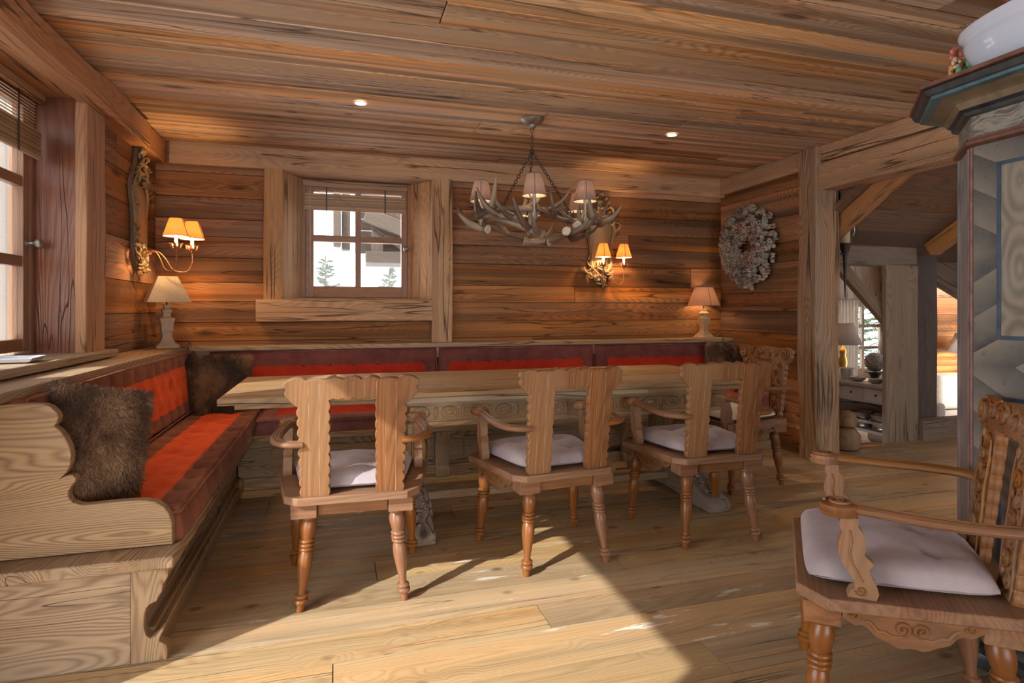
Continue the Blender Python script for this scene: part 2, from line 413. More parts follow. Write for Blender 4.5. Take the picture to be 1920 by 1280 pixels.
mb = MB()
def wl(a, b, z0, z1, dep, tone): mb.box((-1.37, a, z0), (-1.33 + dep, b, z1), (0, 1, 0), tone=tone)
plank_rows(mb, -6.0, 5.12, 0, 2.49, wl, holes=[(.05, 1.78, -1, 2.2), (2.45, 3.74, .90, 2.36)], hmin=.18, hmax=.30, lens=(4, 7))
for lo, hi in (((-1.62, 3.78, 0), (-1.38, 5.2, 2.5)), ((-1.62, 1.78, 0), (-1.38, 2.45, 2.5)), ((-1.62, 2.45, 0), (-1.38, 3.78, .9)), ((-1.62, 2.45, 2.36), (-1.38, 3.78, 2.5)),
               ((-1.62, .05, 2.2), (-1.38, 1.78, 2.5)), ((-1.62, -6.0, 0), (-1.38, .05, 2.5))): mb.box(lo, hi, tone=.4)
struct(mb.build('wall_left', W_wall, bevel=.0018, seg=1))

mb = MB()
def wr(a, b, z0, z1, dep, tone): mb.box((3.71 - dep, a, z0), (3.75, b, z1), (0, 1, 0), tone=tone)
plank_rows(mb, 3.9, 5.12, 0, 2.49, wr, hmin=.16, hmax=.27, lens=(3, 5))
mb.box((3.751, 3.99, 0), (3.82, 5.2, 2.49), tone=.4)
plank_rows(mb, -6.0, 1.0, 0, 2.49, wr, hmin=.16, hmax=.27, lens=(3, 5))
struct(mb.build('wall_right', W_wall, bevel=.0018, seg=1))

# beams and posts of the room
def timber(name, lo, hi, mat, wob=.006, seed=1, cham=.06, tone=.6):
    mb = MB(); mb.grid_box(lo, hi, wob=wob, seed=seed, cham=cham, tone=tone)
    return struct(mb.build(name, mat, smooth=30))
timber('trim_2', (-1.22, 5.055, 2.315), (3.72, 5.115, 2.488), W_beam, seed=2, cham=.04)
timber('trim_3', (-1.36, -5.9, 2.305), (-1.215, 4.56, 2.488), W_beamR, seed=3, cham=.16)
timber('trim_3', (-1.36, 4.565, 2.315), (-1.25, 5.10, 2.488), W_beamR, seed=4, cham=.05)
timber('trim_4', (3.655, 3.985, 2.335), (3.705, 5.05, 2.488), W_beam, seed=5, cham=.05)
timber('trim_5', (3.62, 3.79, 0.002), (3.86, 3.985, 2.486), W_post, wob=.01, seed=6, cham=.05)
timber('trim_6', (3.665, .2, 2.37), (3.86, 3.785, 2.488), W_beam, seed=7, cham=.05)
timber('trim_6', (3.655, .2, 2.145), (3.86, 3.80, 2.355), W_beam, wob=.008, seed=8, cham=.05)
mb = MB(); mb.box((3.685, 3.99, 0.001), (3.709, 4.86, .135), (0, 1, 0), tone=.5)
struct(mb.build('baseboard_right', W_wall, bevel=.004))

# window surrounds, back wall
timber('trim_7', (-.555, 5.04, 1.275), (-.411, 5.118, 2.32), W_beam, seed=11, cham=.06, tone=.4)
timber('trim_8', (.776, 5.03, .921), (.955, 5.118, 2.32), W_beam, wob=.008, seed=12, cham=.05, tone=.75)
timber('trim_9', (-.605, 4.99, 1.105), (.774, 5.118, 1.278), W_beam, seed=13, cham=.07, tone=.6)
mb = MB()
mb.prism([(-.411, 5.10), (-.411, 5.12), (-.30, 5.40), (-.27, 5.34)], 1.27, 2.33, 'z', (0, 0, 1), tone=.2)
mb.prism([(.776, 5.10), (.63, 5.34), (.66, 5.40), (.80, 5.12)], 1.27, 2.33, 'z', (0, 0, 1), tone=.8)
struct(mb.build('trim_10', W_beam, bevel=.003))
mb = MB(); mb.box((-.42, 5.05, 1.255), (.78, 5.42, 1.29), tone=.5); mb.box((-.42, 5.09, 2.31), (.78, 5.42, 2.36), tone=.3)
struct(mb.build('trim_11', W_beam, bevel=.004))
# left window surround
mb = MB(); mb.prism([(-1.56, 3.735), (-1.330, 3.694), (-1.330, 3.78), (-1.56, 3.78)], .955, 2.36, 'z', (0, 0, 1), tone=.4)
struct(mb.build('trim_12', W_jamb, bevel=.002))
timber('trim_13', (-1.338, 3.69, .955), (-1.285, 3.965, 2.31), W_beamR, seed=14, cham=.12, tone=.55)
timber('trim_13', (-1.34, 2.30, .955), (-1.24, 2.44, 2.31), W_beamR, seed=15, cham=.12, tone=.55)
mb = MB(); mb.box((-1.60, 2.44, 2.33), (-1.3, 3.78, 2.36), (0, 1, 0), tone=.6); struct(mb.build('trim_14', W_beamR))
mb = MB(); mb.box((-1.62, 2.35, .93), (-1.225, 3.985, .968), (0, 1, 0), tone=.7); struct(mb.build('trim_15', W_ledge, bevel=.005))
# ledge above the bench backs
mb = MB(); mb.box((-1.33, 1.9, .885), (-1.065, 5.10, .922), (0, 1, 0), tone=.6); mb.box((-1.06, 4.925, .885), (3.72, 5.118, .922), tone=.5)
mb.box((-1.33, 1.9, .80), (-1.09, 5.10, .884), (0, 1, 0), tone=.3); mb.box((-1.09, 4.945, .80), (3.7, 5.118, .884), tone=.3)
struct(mb.build('trim_16', W_ledge, bevel=.004))

# ---------------------------------------------------------------- windows
def knob(parent, loc, rot):
    mb = MB(); mb.lathe([(.022, 0), (.023, .004), (.014, .008), (.009, .014), (.008, .03), (.012, .036), (.021, .044), (.024, .055), (.021, .066), (.010, .073), (.001, .074)], n=20)
    o = mb.build('window_knob', M_metal, parent); o.location = loc; o.rotation_euler = rot
    tag(o, 'round dark pewter knob'); return o
def sash_window(name, mb_frame, panes, glass_lo_hi):
    o = struct(mb_frame.build(name, W_sash, bevel=.003))
    for i, (lo, hi) in enumerate(panes):
        g = MB().box(lo, hi).build('glass_pane', M_glass, o, smooth=None)
    return o
mb = MB()
y0, y1 = 5.345, 5.395
mb.box((-.30, 5.33, 1.285), (-.255, 5.42, 2.31)); mb.box((.605, 5.33, 1.285), (.66, 5.42, 2.31)); mb.box((-.255, 5.33, 2.27), (.605, 5.42, 2.31)); mb.box((-.255, 5.33, 1.285), (.605, 5.42, 1.305))
mb.box((-.253, y0 - .02, 1.305), (-.189, y1, 2.27)); mb.box((.552, y0 - .02, 1.305), (.603, y1, 2.27))
mb.box((-.189, y0 - .02, 1.305), (.552, y1, 1.40)); mb.box((-.189, y0 - .02, 2.21), (.552, y1, 2.27))
mb.box((.156, y0 - .012, 1.40), (.205, y1, 2.21)); mb.box((-.189, y0 - .01, 1.784), (.156, y1, 1.839)); mb.box((.205, y0 - .01, 1.784), (.552, y1, 1.839))
w2 = sash_window('window_2', mb, [((a, 5.368, c), (b, 5.373, d)) for a, b in ((-.189, .156), (.205, .552)) for c, d in ((1.40, 1.784), (1.839, 2.21))], None)
knob(w2, (.585, 5.322, 1.735), (R(90), 0, 0))
mb = MB()
xa, xb = -1.60, -1.55
mb.box((-1.62, 3.70, .968), (-1.54, 3.78, 2.33)); mb.box((-1.62, 2.44, .968), (-1.54, 2.52, 2.33))
for (ya, yb) in ((2.52, 3.115), (3.12, 3.70)):
    for c in (ya, yb - .055): mb.box((xa, c, .985), (xb, c + .055, 2.325))
    for (c, d) in ((.985, 1.048), (1.421, 1.476), (1.834, 1.889), (2.25, 2.325)): mb.box((xa + .004, ya + .055, c), (xb - .004, yb - .055, d))
w1 = sash_window('window_1', mb, [((-1.578, ya + .055, c), (-1.574, yb - .055, d)) for ya, yb in ((2.52, 3.115), (3.12, 3.70)) for c, d in ((1.048, 1.421), (1.476, 1.834), (1.889, 2.25))], None)
knob(w1, (-1.548, 3.672, 1.545), (0, R(90), 0))
# tall window by the camera (lets the sun onto the floor)
mb = MB()
for c in (.05, 1.74): mb.box((-1.60, c, .02), (-1.55, c + .04, 2.19))
for (c, d) in ((.02, .08), (2.15, 2.19)): mb.box((-1.60, .09, c), (-1.55, 1.74, d))
d1 = struct(mb.build('door_1', W_sash, bevel=.003))
MB().box((-1.578, .09, .08), (-1.574, 1.74, 2.15)).build('glass_pane', M_glass, d1, smooth=None)

# blinds
W_blind = wood('bamboo_slats', (.50, .33, .19), (.30, .18, .10), (.36, .26, .17), .3, 1.5, .4, .7, .5, knots=0, bump=.0004)
W_blindL = W_blind
def blind(name, label, axis, a0, a1, zt, zb, dep):
    t = thing(name, label, 'blind', (0, 0, 0), group=None)
    mk = (lambda a, b, c, d, z0, z1: ((a, dep + c, z0), (b, dep + d, z1))) if axis == 'x' else (lambda a, b, c, d, z0, z1: ((dep - d, a, z0), (dep - c, b, z1)))
    m = MB(); m.box(*mk(a0, a1, -.03, .0, zt - .045, zt)); m.build('headrail', W_beam, t, bevel=.002)
    m = MB(); z = zt - .055; k = 0
    while z > zb + .155:
        m.box(*mk(a0 + .02, a1 - .02, .005, .012, z - .003, z)); z -= .016
    while z > zb + .02:
        m.box(*mk(a0 + .015, a1 - .015, -.012 - .004 * (k % 2), -.002, z - .008, z)); z -= .0087; k += 1
    m.box(*mk(a0 + .01, a1 - .01, -.02, -.002, zb, zb + .02)); m.build('slats', W_blind, t)
    for f in (.22, .78):
        a = a0 + (a1 - a0) * f; m = MB(); m.box(*mk(a - .006, a + .006, -.022, -.020, zb - .005, zt - .05)); m.build('ladder_tape', M_iron, t)
    return t
b2 = blind('wooden_blind', 'short bamboo slat blind gathered at top of the small back window', 'x', -.275, .60, 2.292, 2.045, 5.31)
mb = MB(); mb.tube(bez([(-.215, 5.29, 2.25), (-.215, 5.29, 1.5)], 4), .0018, n=5); mb.build('pull_cord', W_white, b2)
mb = MB(); mb.tube([(-.12, 5.292, 2.26), (.16, 5.292, 2.06), (.54, 5.31, 1.83)], .0014, n=5); mb.build('pull_cord', M_iron, b2)
blind('wooden_blind', 'slatted bamboo blind hung in the tall window on the left', 'y', 2.53, 3.69, 2.325, 1.98, -1.50)

# downlights
M_bulb = plain('glowing_bulb', (1, .9, .7), emit=(1, .82, .55), es=14)
M_whitetrim = plain('white_trim', (.8, .78, .74), .4)
def downlight(x, y, label):
    t = thing('downlight', label, 'ceiling light', (x, y, 2.49), group=None)
    MB().lathe([(.034, -.001), (.044, -.003), (.044, -.006), (.034, -.007), (.032, -.0005)], n=28, caps=False).build('trim_ring', M_whitetrim, t)
    MB().lathe([(.001, -.002), (.031, -.002), (.033, -.0015)], n=24, caps=False).build('lens', M_bulb, t)
    l = bpy.data.lights.new('spot', 'SPOT'); l.energy = 22; l.spot_size = R(95); l.spot_blend = .8; l.color = (1, .78, .52); l.shadow_soft_size = .03
    o = bpy.data.objects.new('spot_light', l); COL.objects.link(o); o.parent = t; o.location = (0, 0, -.02)
downlight(.143, 3.807, 'recessed ceiling spot above the left end of the table')
downlight(2.371, 3.851, 'recessed ceiling spot above the right end of the table')

# ================================================================ BEYOND THE OPENING
mb = MB()
for i in range(13):   # sloping boards along x, rising towards the camera
    y = 4.42 - i * .22; z = 1.76 + .6 * (4.16 - y); y2 = y - .217; z2 = 1.76 + .6 * (4.16 - y2)
    for (xa, xb) in ((3.8, 5.3 + (i % 3) * .2), (5.303 + (i % 3) * .2, 6.9)):
        d = rng.uniform(0, .006)
        mb.add([(xa, y, z + d), (xb, y, z + d), (xb, y2, z2 + d), (xa, y2, z2 + d), (xa, y, z + .05), (xb, y, z + .05), (xb, y2, z2 + .05), (xa, y2, z2 + .05)],
               [(0, 1, 2, 3), (7, 6, 5, 4), (0, 4, 5, 1), (1, 5, 6, 2), (2, 6, 7, 3), (3, 7, 4, 0)], (1, 0, 0))
struct(mb.build('ceiling', W_attic))
def rafter(name, x0, x1, ya, yb, d, mat, seed):
    mb = MB(); L = (ya - yb) / math.cos(math.atan(.6)); i0 = 0
    mb.grid_box((x0, 0, -d), (x1, L, 0), wob=.006, seed=seed, cham=.06)
    M = Matrix.Translation((0, ya, 1.76 + .6 * (4.16 - ya) - .002)) @ Matrix.Rotation(PI, 4, 'Z') @ Matrix.Rotation(math.atan(.6), 4, 'X')
    mb.xf(Matrix.Translation((x0 + x1, 0, 0)) @ M); return struct(mb.build(name, mat, smooth=30))
rafter('trim_17', 3.87, 4.0, 4.1, 2.2, .1, W_beamR, 21)
rafter('trim_18', 5.12, 5.24, 4.1, 2.2, .12, W_beamR, 22)
timber('trim_19', (3.87, 4.16, 1.60), (5.115, 4.34, 1.80), W_grey, seed=23, tone=.3)
timber('trim_20', (4.735, 4.145, -.4), (5.11, 4.19, 1.598), W_grey, seed=24, tone=.75, wob=.008)
timber('trim_21', (5.125, 4.26, -.4), (5.50, 4.44, 1.95), W_darkpost, seed=25)
timber('trim_22', (5.115, 4.10, -.4), (6.9, 4.25, .185), W_grey, seed=26, tone=.3)
mb = MB(); mb.grid_box((0, 0, 0), (.95, .06, .11), wob=.004, seed=27, cham=.05)
mb.xf(Matrix.Translation((4.16, 4.2, 1.64)) @ Matrix.Rotation(R(42), 4, 'Y')); struct(mb.build('trim_23', W_grey, smooth=30))
mb = MB(); mb.grid_box((0, 0, 0), (1.3, .08, .34), wob=.006, seed=28, cham=.05)
mb.xf(Matrix.Translation((5.50, 4.34, 1.50)) @ Matrix.Rotation(R(24), 4, 'Y')); struct(mb.build('trim_24', W_grey, smooth=30))
mb = MB(); mb.box((3.98, 4.06, 0.001), (4.62, 4.15, .022)); struct(mb.build('trim_25', W_beamR, bevel=.003))
mb = MB(); mb.prism([(3.50, 2.16), (4.40, 1.62), (4.40, 2.55), (3.50, 2.55)], 3.862, 3.882, 'x', (0, 1, 0), tone=.3); struct(mb.build('trim_26', W_attic))
# lower living room
mb = MB()
def fl2(a, b, y0, y1, dep, tone): mb.box((a, y0, -.43), (b, y1, -.40), (1, 0, 0), tone=tone)
plank_rows(mb, 3.8, 9.5, 4.36, 6.7, fl2, hmin=.16, hmax=.24)
struct(mb.build('floor', W_white))
mb = MB()
x = 3.8
while x < 9.5:
    w = rng.uniform(.10, .17)
    if x + w > 7.0 and x < 8.35:
        mb.box((x, 6.62, 1.33), (x + w - .004, 6.66, 2.3), (0, 0, 1))
    else: mb.box((x, 6.62, -.4), (x + w - .004, 6.66, 2.3), (0, 0, 1))
    x += w
mb.box((6.9, 6.60, 1.28), (8.5, 6.64, 1.34)); mb.box((6.98, 6.62, -.4), (8.4, 6.66, .35))
struct(mb.build('wall_far', W_grey))
mb = MB(); mb.box((9.5, 4.3, -.4), (9.55, 6.7, 2.4), (0, 1, 0)); mb.box((3.83, 4.36, -.4), (3.86, 6.7, 2.4), (0, 1, 0), tone=.5)
for i in range(12): mb.box((7.3, 5.75, -.4 + i * .22), (9.5, 5.78, -.185 + i * .22), (1, 0, 0))
struct(mb.build('wall_side', W_wall))
mb = MB(); mb.box((3.8, 4.36, 2.3), (9.5, 6.7, 2.34), tone=.6); mb.box((6.9, 1.4, -.1), (6.95, 4.36, 3.4), (0, 1, 0), tone=.2); mb.box((3.87, .98, 0), (6.9, 1.02, 3.7), tone=.2)
struct(mb.build('ceiling', W_attic))
mb = MB(); X = [7.0, 7.13, 7.46, 7.8, 8.14, 8.4]
for x in X: mb.box((x - .02, 6.61, .35), (x + .02, 6.65, 1.28))
for z in (.35, .66, .97, 1.26): mb.box((7.0, 6.612, z - .02), (8.4, 6.648, z + .02))
w3 = struct(mb.build('window_3', W_grey))
MB().box((7.0, 6.628, .35), (8.4, 6.632, 1.26)).build('glass_pane', M_glass, w3, smooth=None)

# ================================================================ CORNER BENCH
M_vorange = velvet('orange_velvet', (.84, .125, .03), (.62, .075, .02))
M_vbrown = velvet('brown_velvet', (.29, .11, .06), (.18, .062, .036))
M_vburg = velvet('shaded_burgundy_velvet', (.19, .066, .058), (.12, .038, .035))  # the brown velvet with back-run shade mixed into the colour, hue also redder
M_vred = velvet('shaded_red_velvet', (.48, .040, .018), (.33, .025, .012))  # the orange velvet darkened for the shaded back run, hue also redder
M_vplum = velvet('plum_velvet', (.27, .11, .09), (.16, .06, .055))

bench = thing('corner_bench', 'pale larch L-shaped corner bench with scrolled end panel under the velvet cushions', 'bench', (0, 0, 0))
arm = [(-1.325, .885), (-1.0, .884), (-.945, .882), (-.925, .872), (-.908, .852), (-.902, .835), (-.908, .815), (-.917, .806), (-.900, .792), (-.886, .77), (-.873, .74), (-.865, .707), (-.868, .672), (-.878, .648), (-.893, .630),
       (-.878, .637), (-.862, .636), (-.852, .627), (-.853, .615), (-.864, .600), (-.874, .583), (-.874, .562), (-.864, .545), (-.845, .535), (-.82, .531), (-.76, .533), (-.684, .533), (-.64, .530), (-.61, .521), (-.585, .502), (-.568, .475), (-.560, .448), (-.557, .368), (-1.325, .368)]
MB().prism(arm, 2.355, 2.395, 'y', (1, 0, .02)).build('end_panel', W_bench, bench, bevel=.004)
mb = MB(); mb.box((-1.325, 2.25, .322), (-.53, 4.93, .364), (0, 1, 0), tone=.5); mb.box((-.528, 4.22, .322), (3.70, 4.93, .364), (1, 0, 0), tone=.5)
mb.build('seat_board', W_bench, bench, bevel=.006)
mb = MB(); mb.box((-1.325, 2.285, .001), (-.668, 2.32, .32), (1, 0, 0), tone=.6); mb.build('end_board', W_bench, bench, bevel=.002)
br = [(-.667, .001), (-.557, .001), (-.557, .03), (-.560, .048), (-.570, .058), (-.583, .066), (-.580, .078), (-.570, .10), (-.566, .112), (-.576, .104), (-.594, .084), (-.609, .079), (-.622, .092), (-.628, .12), (-.627, .16), (-.622, .184), (-.610, .196), (-.590, .204), (-.584, .218), (-.573, .235), (-.571, .258), (-.560, .275), (-.552, .29), (-.550, .32), (-.667, .32)]
MB().prism(br, 2.283, 2.33, 'y', (0, 0, 1), tone=.8).build('bracket', W_bench, bench, bevel=.002)
mb = MB(); mb.box((-.665, 2.325, .001), (-.63, 4.24, .32), (0, 1, 0), tone=.3); mb.build('front_panel', W_bench, bench)
mb = MB(); mb.box((-.66, 2.33, .001), (-.585, 4.255, .075), (0, 1, 0), tone=.4); mb.box((-.66, 2.33, .075), (-.605, 4.255, .095), (0, 1, 0), tone=.4); mb.build('plinth', W_bench, bench, bevel=.006)
# back run
mb = MB(); mb.box((-.63, 4.285, .001), (3.70, 4.32, .32), (1, 0, 0), tone=.3)
for (a, b) in ((-.42, .66), (.90, 2.12), (2.36, 3.55)):
    mb.box((a, 4.272, .13), (b, 4.285, .27), (1, 0, 0), tone=.35)
mb.build('front_panel', W_bench, bench, bevel=.003)
mb = MB(); mb.box((-.60, 4.25, .001), (3.70, 4.284, .075), (1, 0, 0), tone=.5); mb.build('plinth', W_bench, bench, bevel=.004)
cb = [(4.284, .001), (4.215, .001), (4.212, .045), (4.22, .06), (4.235, .068), (4.24, .09), (4.236, .14), (4.235, .20), (4.225, .225), (4.212, .24), (4.208, .27), (4.20, .285), (4.198, .32), (4.284, .32)]
for x in (.73, 2.22):
    MB().prism(cb, x - .05, x + .05, 'x', (0, 0, 1), tone=.6).build('bracket', W_bench, bench, bevel=.003)
mb = MB(); mb.box((-1.325, 2.40, .365), (-1.10, 4.93, .80), (0, 1, 0), tone=.3); mb.box((-1.10, 4.99, .365), (3.70, 5.11, .80), (1, 0, 0), tone=.3)
mb.build('back_board', W_bench, bench)

def pad(mb, L, H, T, tufts, regions, M, du=.018, edge=.03, sag=0.0, puff=0.0, creases=()):
    """upholstered pad lying in local u(0..L), v(0..H), height T; tufts (u,v,depth,r); regions(u,v)->mat index"""
    nu = max(8, int(L / du)); nv = max(8, int(H / du)); i0 = len(mb.V)
    def hgt(u, v):
        e = min(u, L - u); q = min(v, H - v)
        s = lambda d: 1 if d >= edge else math.sqrt(max(0, 1 - (1 - d / edge) ** 2))
        z = T * (.25 + .75 * min(s(e), s(q))) + puff * math.sin(PI * v / H) * math.sin(PI * min(1, max(0, u / L)))
        for (tu, tv, dp, r) in tufts:
            dd = ((u - tu) ** 2 + (v - tv) ** 2)
            if dd < r * r * 9: z -= dp * math.exp(-dd ** .5 / r * 1.6)
        for (cu, v0, v1, dp, w) in creases:
            if v0 <= v <= v1 and abs(u - cu) < w * 3: z -= dp * math.exp(-abs(u - cu) / w)
        return z + .0025 * mnoise.noise(Vector((u * 9, v * 9, L)))
    us = [L * i / nu for i in range(nu + 1)]; vs = [H * j / nv for j in range(nv + 1)]
    V = []; F = []; Ms = []
    for u in us:
        for v in vs: V.append((u, v, hgt(u, v)))
    k = len(V)
    for u in us:
        for v in vs: V.append((u, v, 0))
    W = nv + 1
    for i in range(nu):
        for j in range(nv):
            a = i * W + j; F.append((a, a + W, a + W + 1, a + 1)); Ms.append(regions((us[i] + us[i + 1]) / 2, (vs[j] + vs[j + 1]) / 2))
            F.append((k + a, k + a + 1, k + a + W + 1, k + a + W)); Ms.append(0)
    for i in range(nu):
        a = i * W; F.append((a, k + a, k + a + W, a + W)); Ms.append(0)
        a = i * W + nv; F.append((a, a + W, k + a + W, k + a)); Ms.append(0)
    for j in range(nv):
        a = j; F.append((a, a + 1, k + a + 1, k + a)); Ms.append(0)
        a = nu * W + j; F.append((a, k + a, k + a + 1, a + 1)); Ms.append(0)
    mb.add(V, F, (1, 0, 0), mats=Ms); mb.xf(M, i0); return hgt

def frame_mat(o, u, v):
    u = Vector(u).normalized(); v = Vector(v); v = (v - u * v.dot(u)).normalized(); w = u.cross(v)
    return Matrix(((u.x, v.x, w.x, o[0]), (u.y, v.y, w.y, o[1]), (u.z, v.z, w.z, o[2]), (0, 0, 0, 1)))
def button_mb(p, nrm, r=.012):
    m = MB(); q = Vector(nrm).normalized().to_track_quat('Z', 'Y').to_matrix().to_4x4()
    m.lathe([(r, -.004), (r * 1.0, 0), (r * .8, r * .35), (r * .4, r * .52), (.0005, r * .56)], n=12, M=Matrix.Translation(Vector(p)) @ q); return m

def cushion(name, label, group, L, H, T, tufts, regions, M, mats, buttons, piping, edge=.03, creases=(), br=.011, du=.018):
    t = thing(name, label, 'cushion', (0, 0, 0), group=group)
    mb = MB(); hg = pad(mb, L, H, T, tufts, regions, M, edge=edge, creases=creases, du=du)
    mb.build('padding', mats, t, smooth=70)
    for (u, v) in buttons:
        p = M @ Vector((u, v, hg(u, v) + .005)); button_mb(p, M.to_3x3() @ Vector((0, 0, 1)), br).build('button', mats[0], t)
    if piping:
        for zz in piping:
            e = .012; pts = [(e, e), (L / 2, e * .4), (L - e, e), (L - e * .4, H / 2), (L - e, H - e), (L / 2, H - e * .4), (e, H - e), (e * .4, H / 2), (e, e)]
            path = []
            for i in range(len(pts) - 1):
                for k in range(10): f = k / 10; path.append(M @ Vector((pts[i][0] + (pts[i + 1][0] - pts[i][0]) * f, pts[i][1] + (pts[i + 1][1] - pts[i][1]) * f, zz)))
            path.append(M @ Vector((pts[0][0], pts[0][1], zz)))
            MB().tube(path, .006, n=6).build('piping', mats[0], t)
    return t
# left seat mattress (u along +y, v along -x so that normal is up)
L, H = 2.50, .45
M = frame_mat((-.535, 2.40, .366), (0, 1, 0), (-1, 0, 0))
tf = [(.12 + .175 * i + (.0875 if r % 2 else 0), .075 + .10 * r, .040, .042) for r in range(4) for i in range(14) if .12 + .175 * i + (.0875 if r % 2 else 0) < L - .06]
cr = [(.12 + .175 * i, .0, .075, .010, .014) for i in range(14)]
cushion('seat_mattress', 'long tufted brown velvet seat mattress with an orange stripe on the left bench run', 'velvet seat mattresses', L, H, .115, tf,
        lambda u, v: 1 if (.11 < v < .335) else 0, M, [M_vbrown, M_vorange], [(a, b) for a, b, _, _ in tf if abs(b - .175) < .01 or abs(b - .275) < .01], (.012, .098), edge=.028, creases=cr)
# back seat mattresses (u along x, v along +y)
def seat_back(x0, x1, lab):
    L = x1 - x0; M = frame_mat((x0, 4.235, .366), (1, 0, 0), (0, 1, 0))
    n = int(L / .2); tf = [(L * (i + .5) / n, v, .026, .045) for i in range(n) for v in (.11, .31, .51)]
    cushion('seat_mattress', lab, 'velvet seat mattresses', L, .70, .105, tf, lambda u, v: 1 if (.16 < v < .5 and .1 < u < L - .1) else 0, M, [M_vplum, M_vred], [], (.012, .09), du=.022)
seat_back(-.52, .81, 'plum velvet seat mattress with red centre on back bench, behind the table by the corner')
seat_back(.815, 2.23, 'plum velvet seat mattress with red centre on back bench, behind the middle of the table')
seat_back(2.235, 3.65, 'plum velvet seat mattress with red centre on back bench, nearest the right wall')
# left back rest
L, H = 2.50, .425
a = Vector((-1.055, 2.41, .470)); top = Vector((-1.098, 2.41, .875))
M = frame_mat(a, (0, 1, 0), top - a)
step = .178
tf = [(.09 + step * i, .115, .040, .040) for i in range(14)] + [(.09 + step * (i + .5), .235, .046, .042) for i in range(13)] + [(.09 + step * i, .33, .040, .036) for i in range(14)]
cr = [(.09 + step * i, .33, H, .018, .014) for i in range(14)] + [(.09 + step * i, 0, .115, .014, .014) for i in range(14)]
cushion('backrest_cushion', 'deeply tufted brown backrest cushion with orange band under the left ledge', 'velvet backrest cushions', L, H, .085, tf,
        lambda u, v: 1 if .10 < v < .325 else 0, M, [M_vbrown, M_vorange], [(a_, b_) for a_, b_, _, _ in tf], (.08,), edge=.03, creases=cr, br=.009)
# back run back rests
def rest(x0, x1, xs, lab):
    L = x1 - x0; M = frame_mat((x0, 4.945, .468), (1, 0, 0), (0, .05, .41))
    tf = [(x - x0, .295, .010, .03) for x in xs] + [(x - x0, .10, .018, .03) for x in xs] + [((xs[i] + xs[i + 1]) / 2 - x0, .2, .014, .04) for i in range(len(xs) - 1)]
    u0, u1 = xs[0] - x0 + .01, xs[-1] - x0 - .01
    cushion('backrest_cushion', lab, 'velvet backrest cushions', L, .415, .055, tf, lambda u, v: 1 if (.085 < v < .285 and u0 < u < u1) else 0, M, [M_vburg, M_vred],
            [(a_, b_) for a_, b_, _, _ in tf], (.052,), edge=.022, br=.018)
rest(-.93, .81, [-.82 + .1905 * i for i in range(9)], 'burgundy backrest cushion with buttoned red centre below the small window')
rest(.815, 2.235, [.905 + .176 * i for i in range(8)], 'burgundy backrest cushion with buttoned red centre, middle one of the back run')
rest(2.24, 3.68, [2.36 + .176 * i for i in range(8)], 'burgundy backrest cushion with buttoned red centre below the lit lamp on the right')

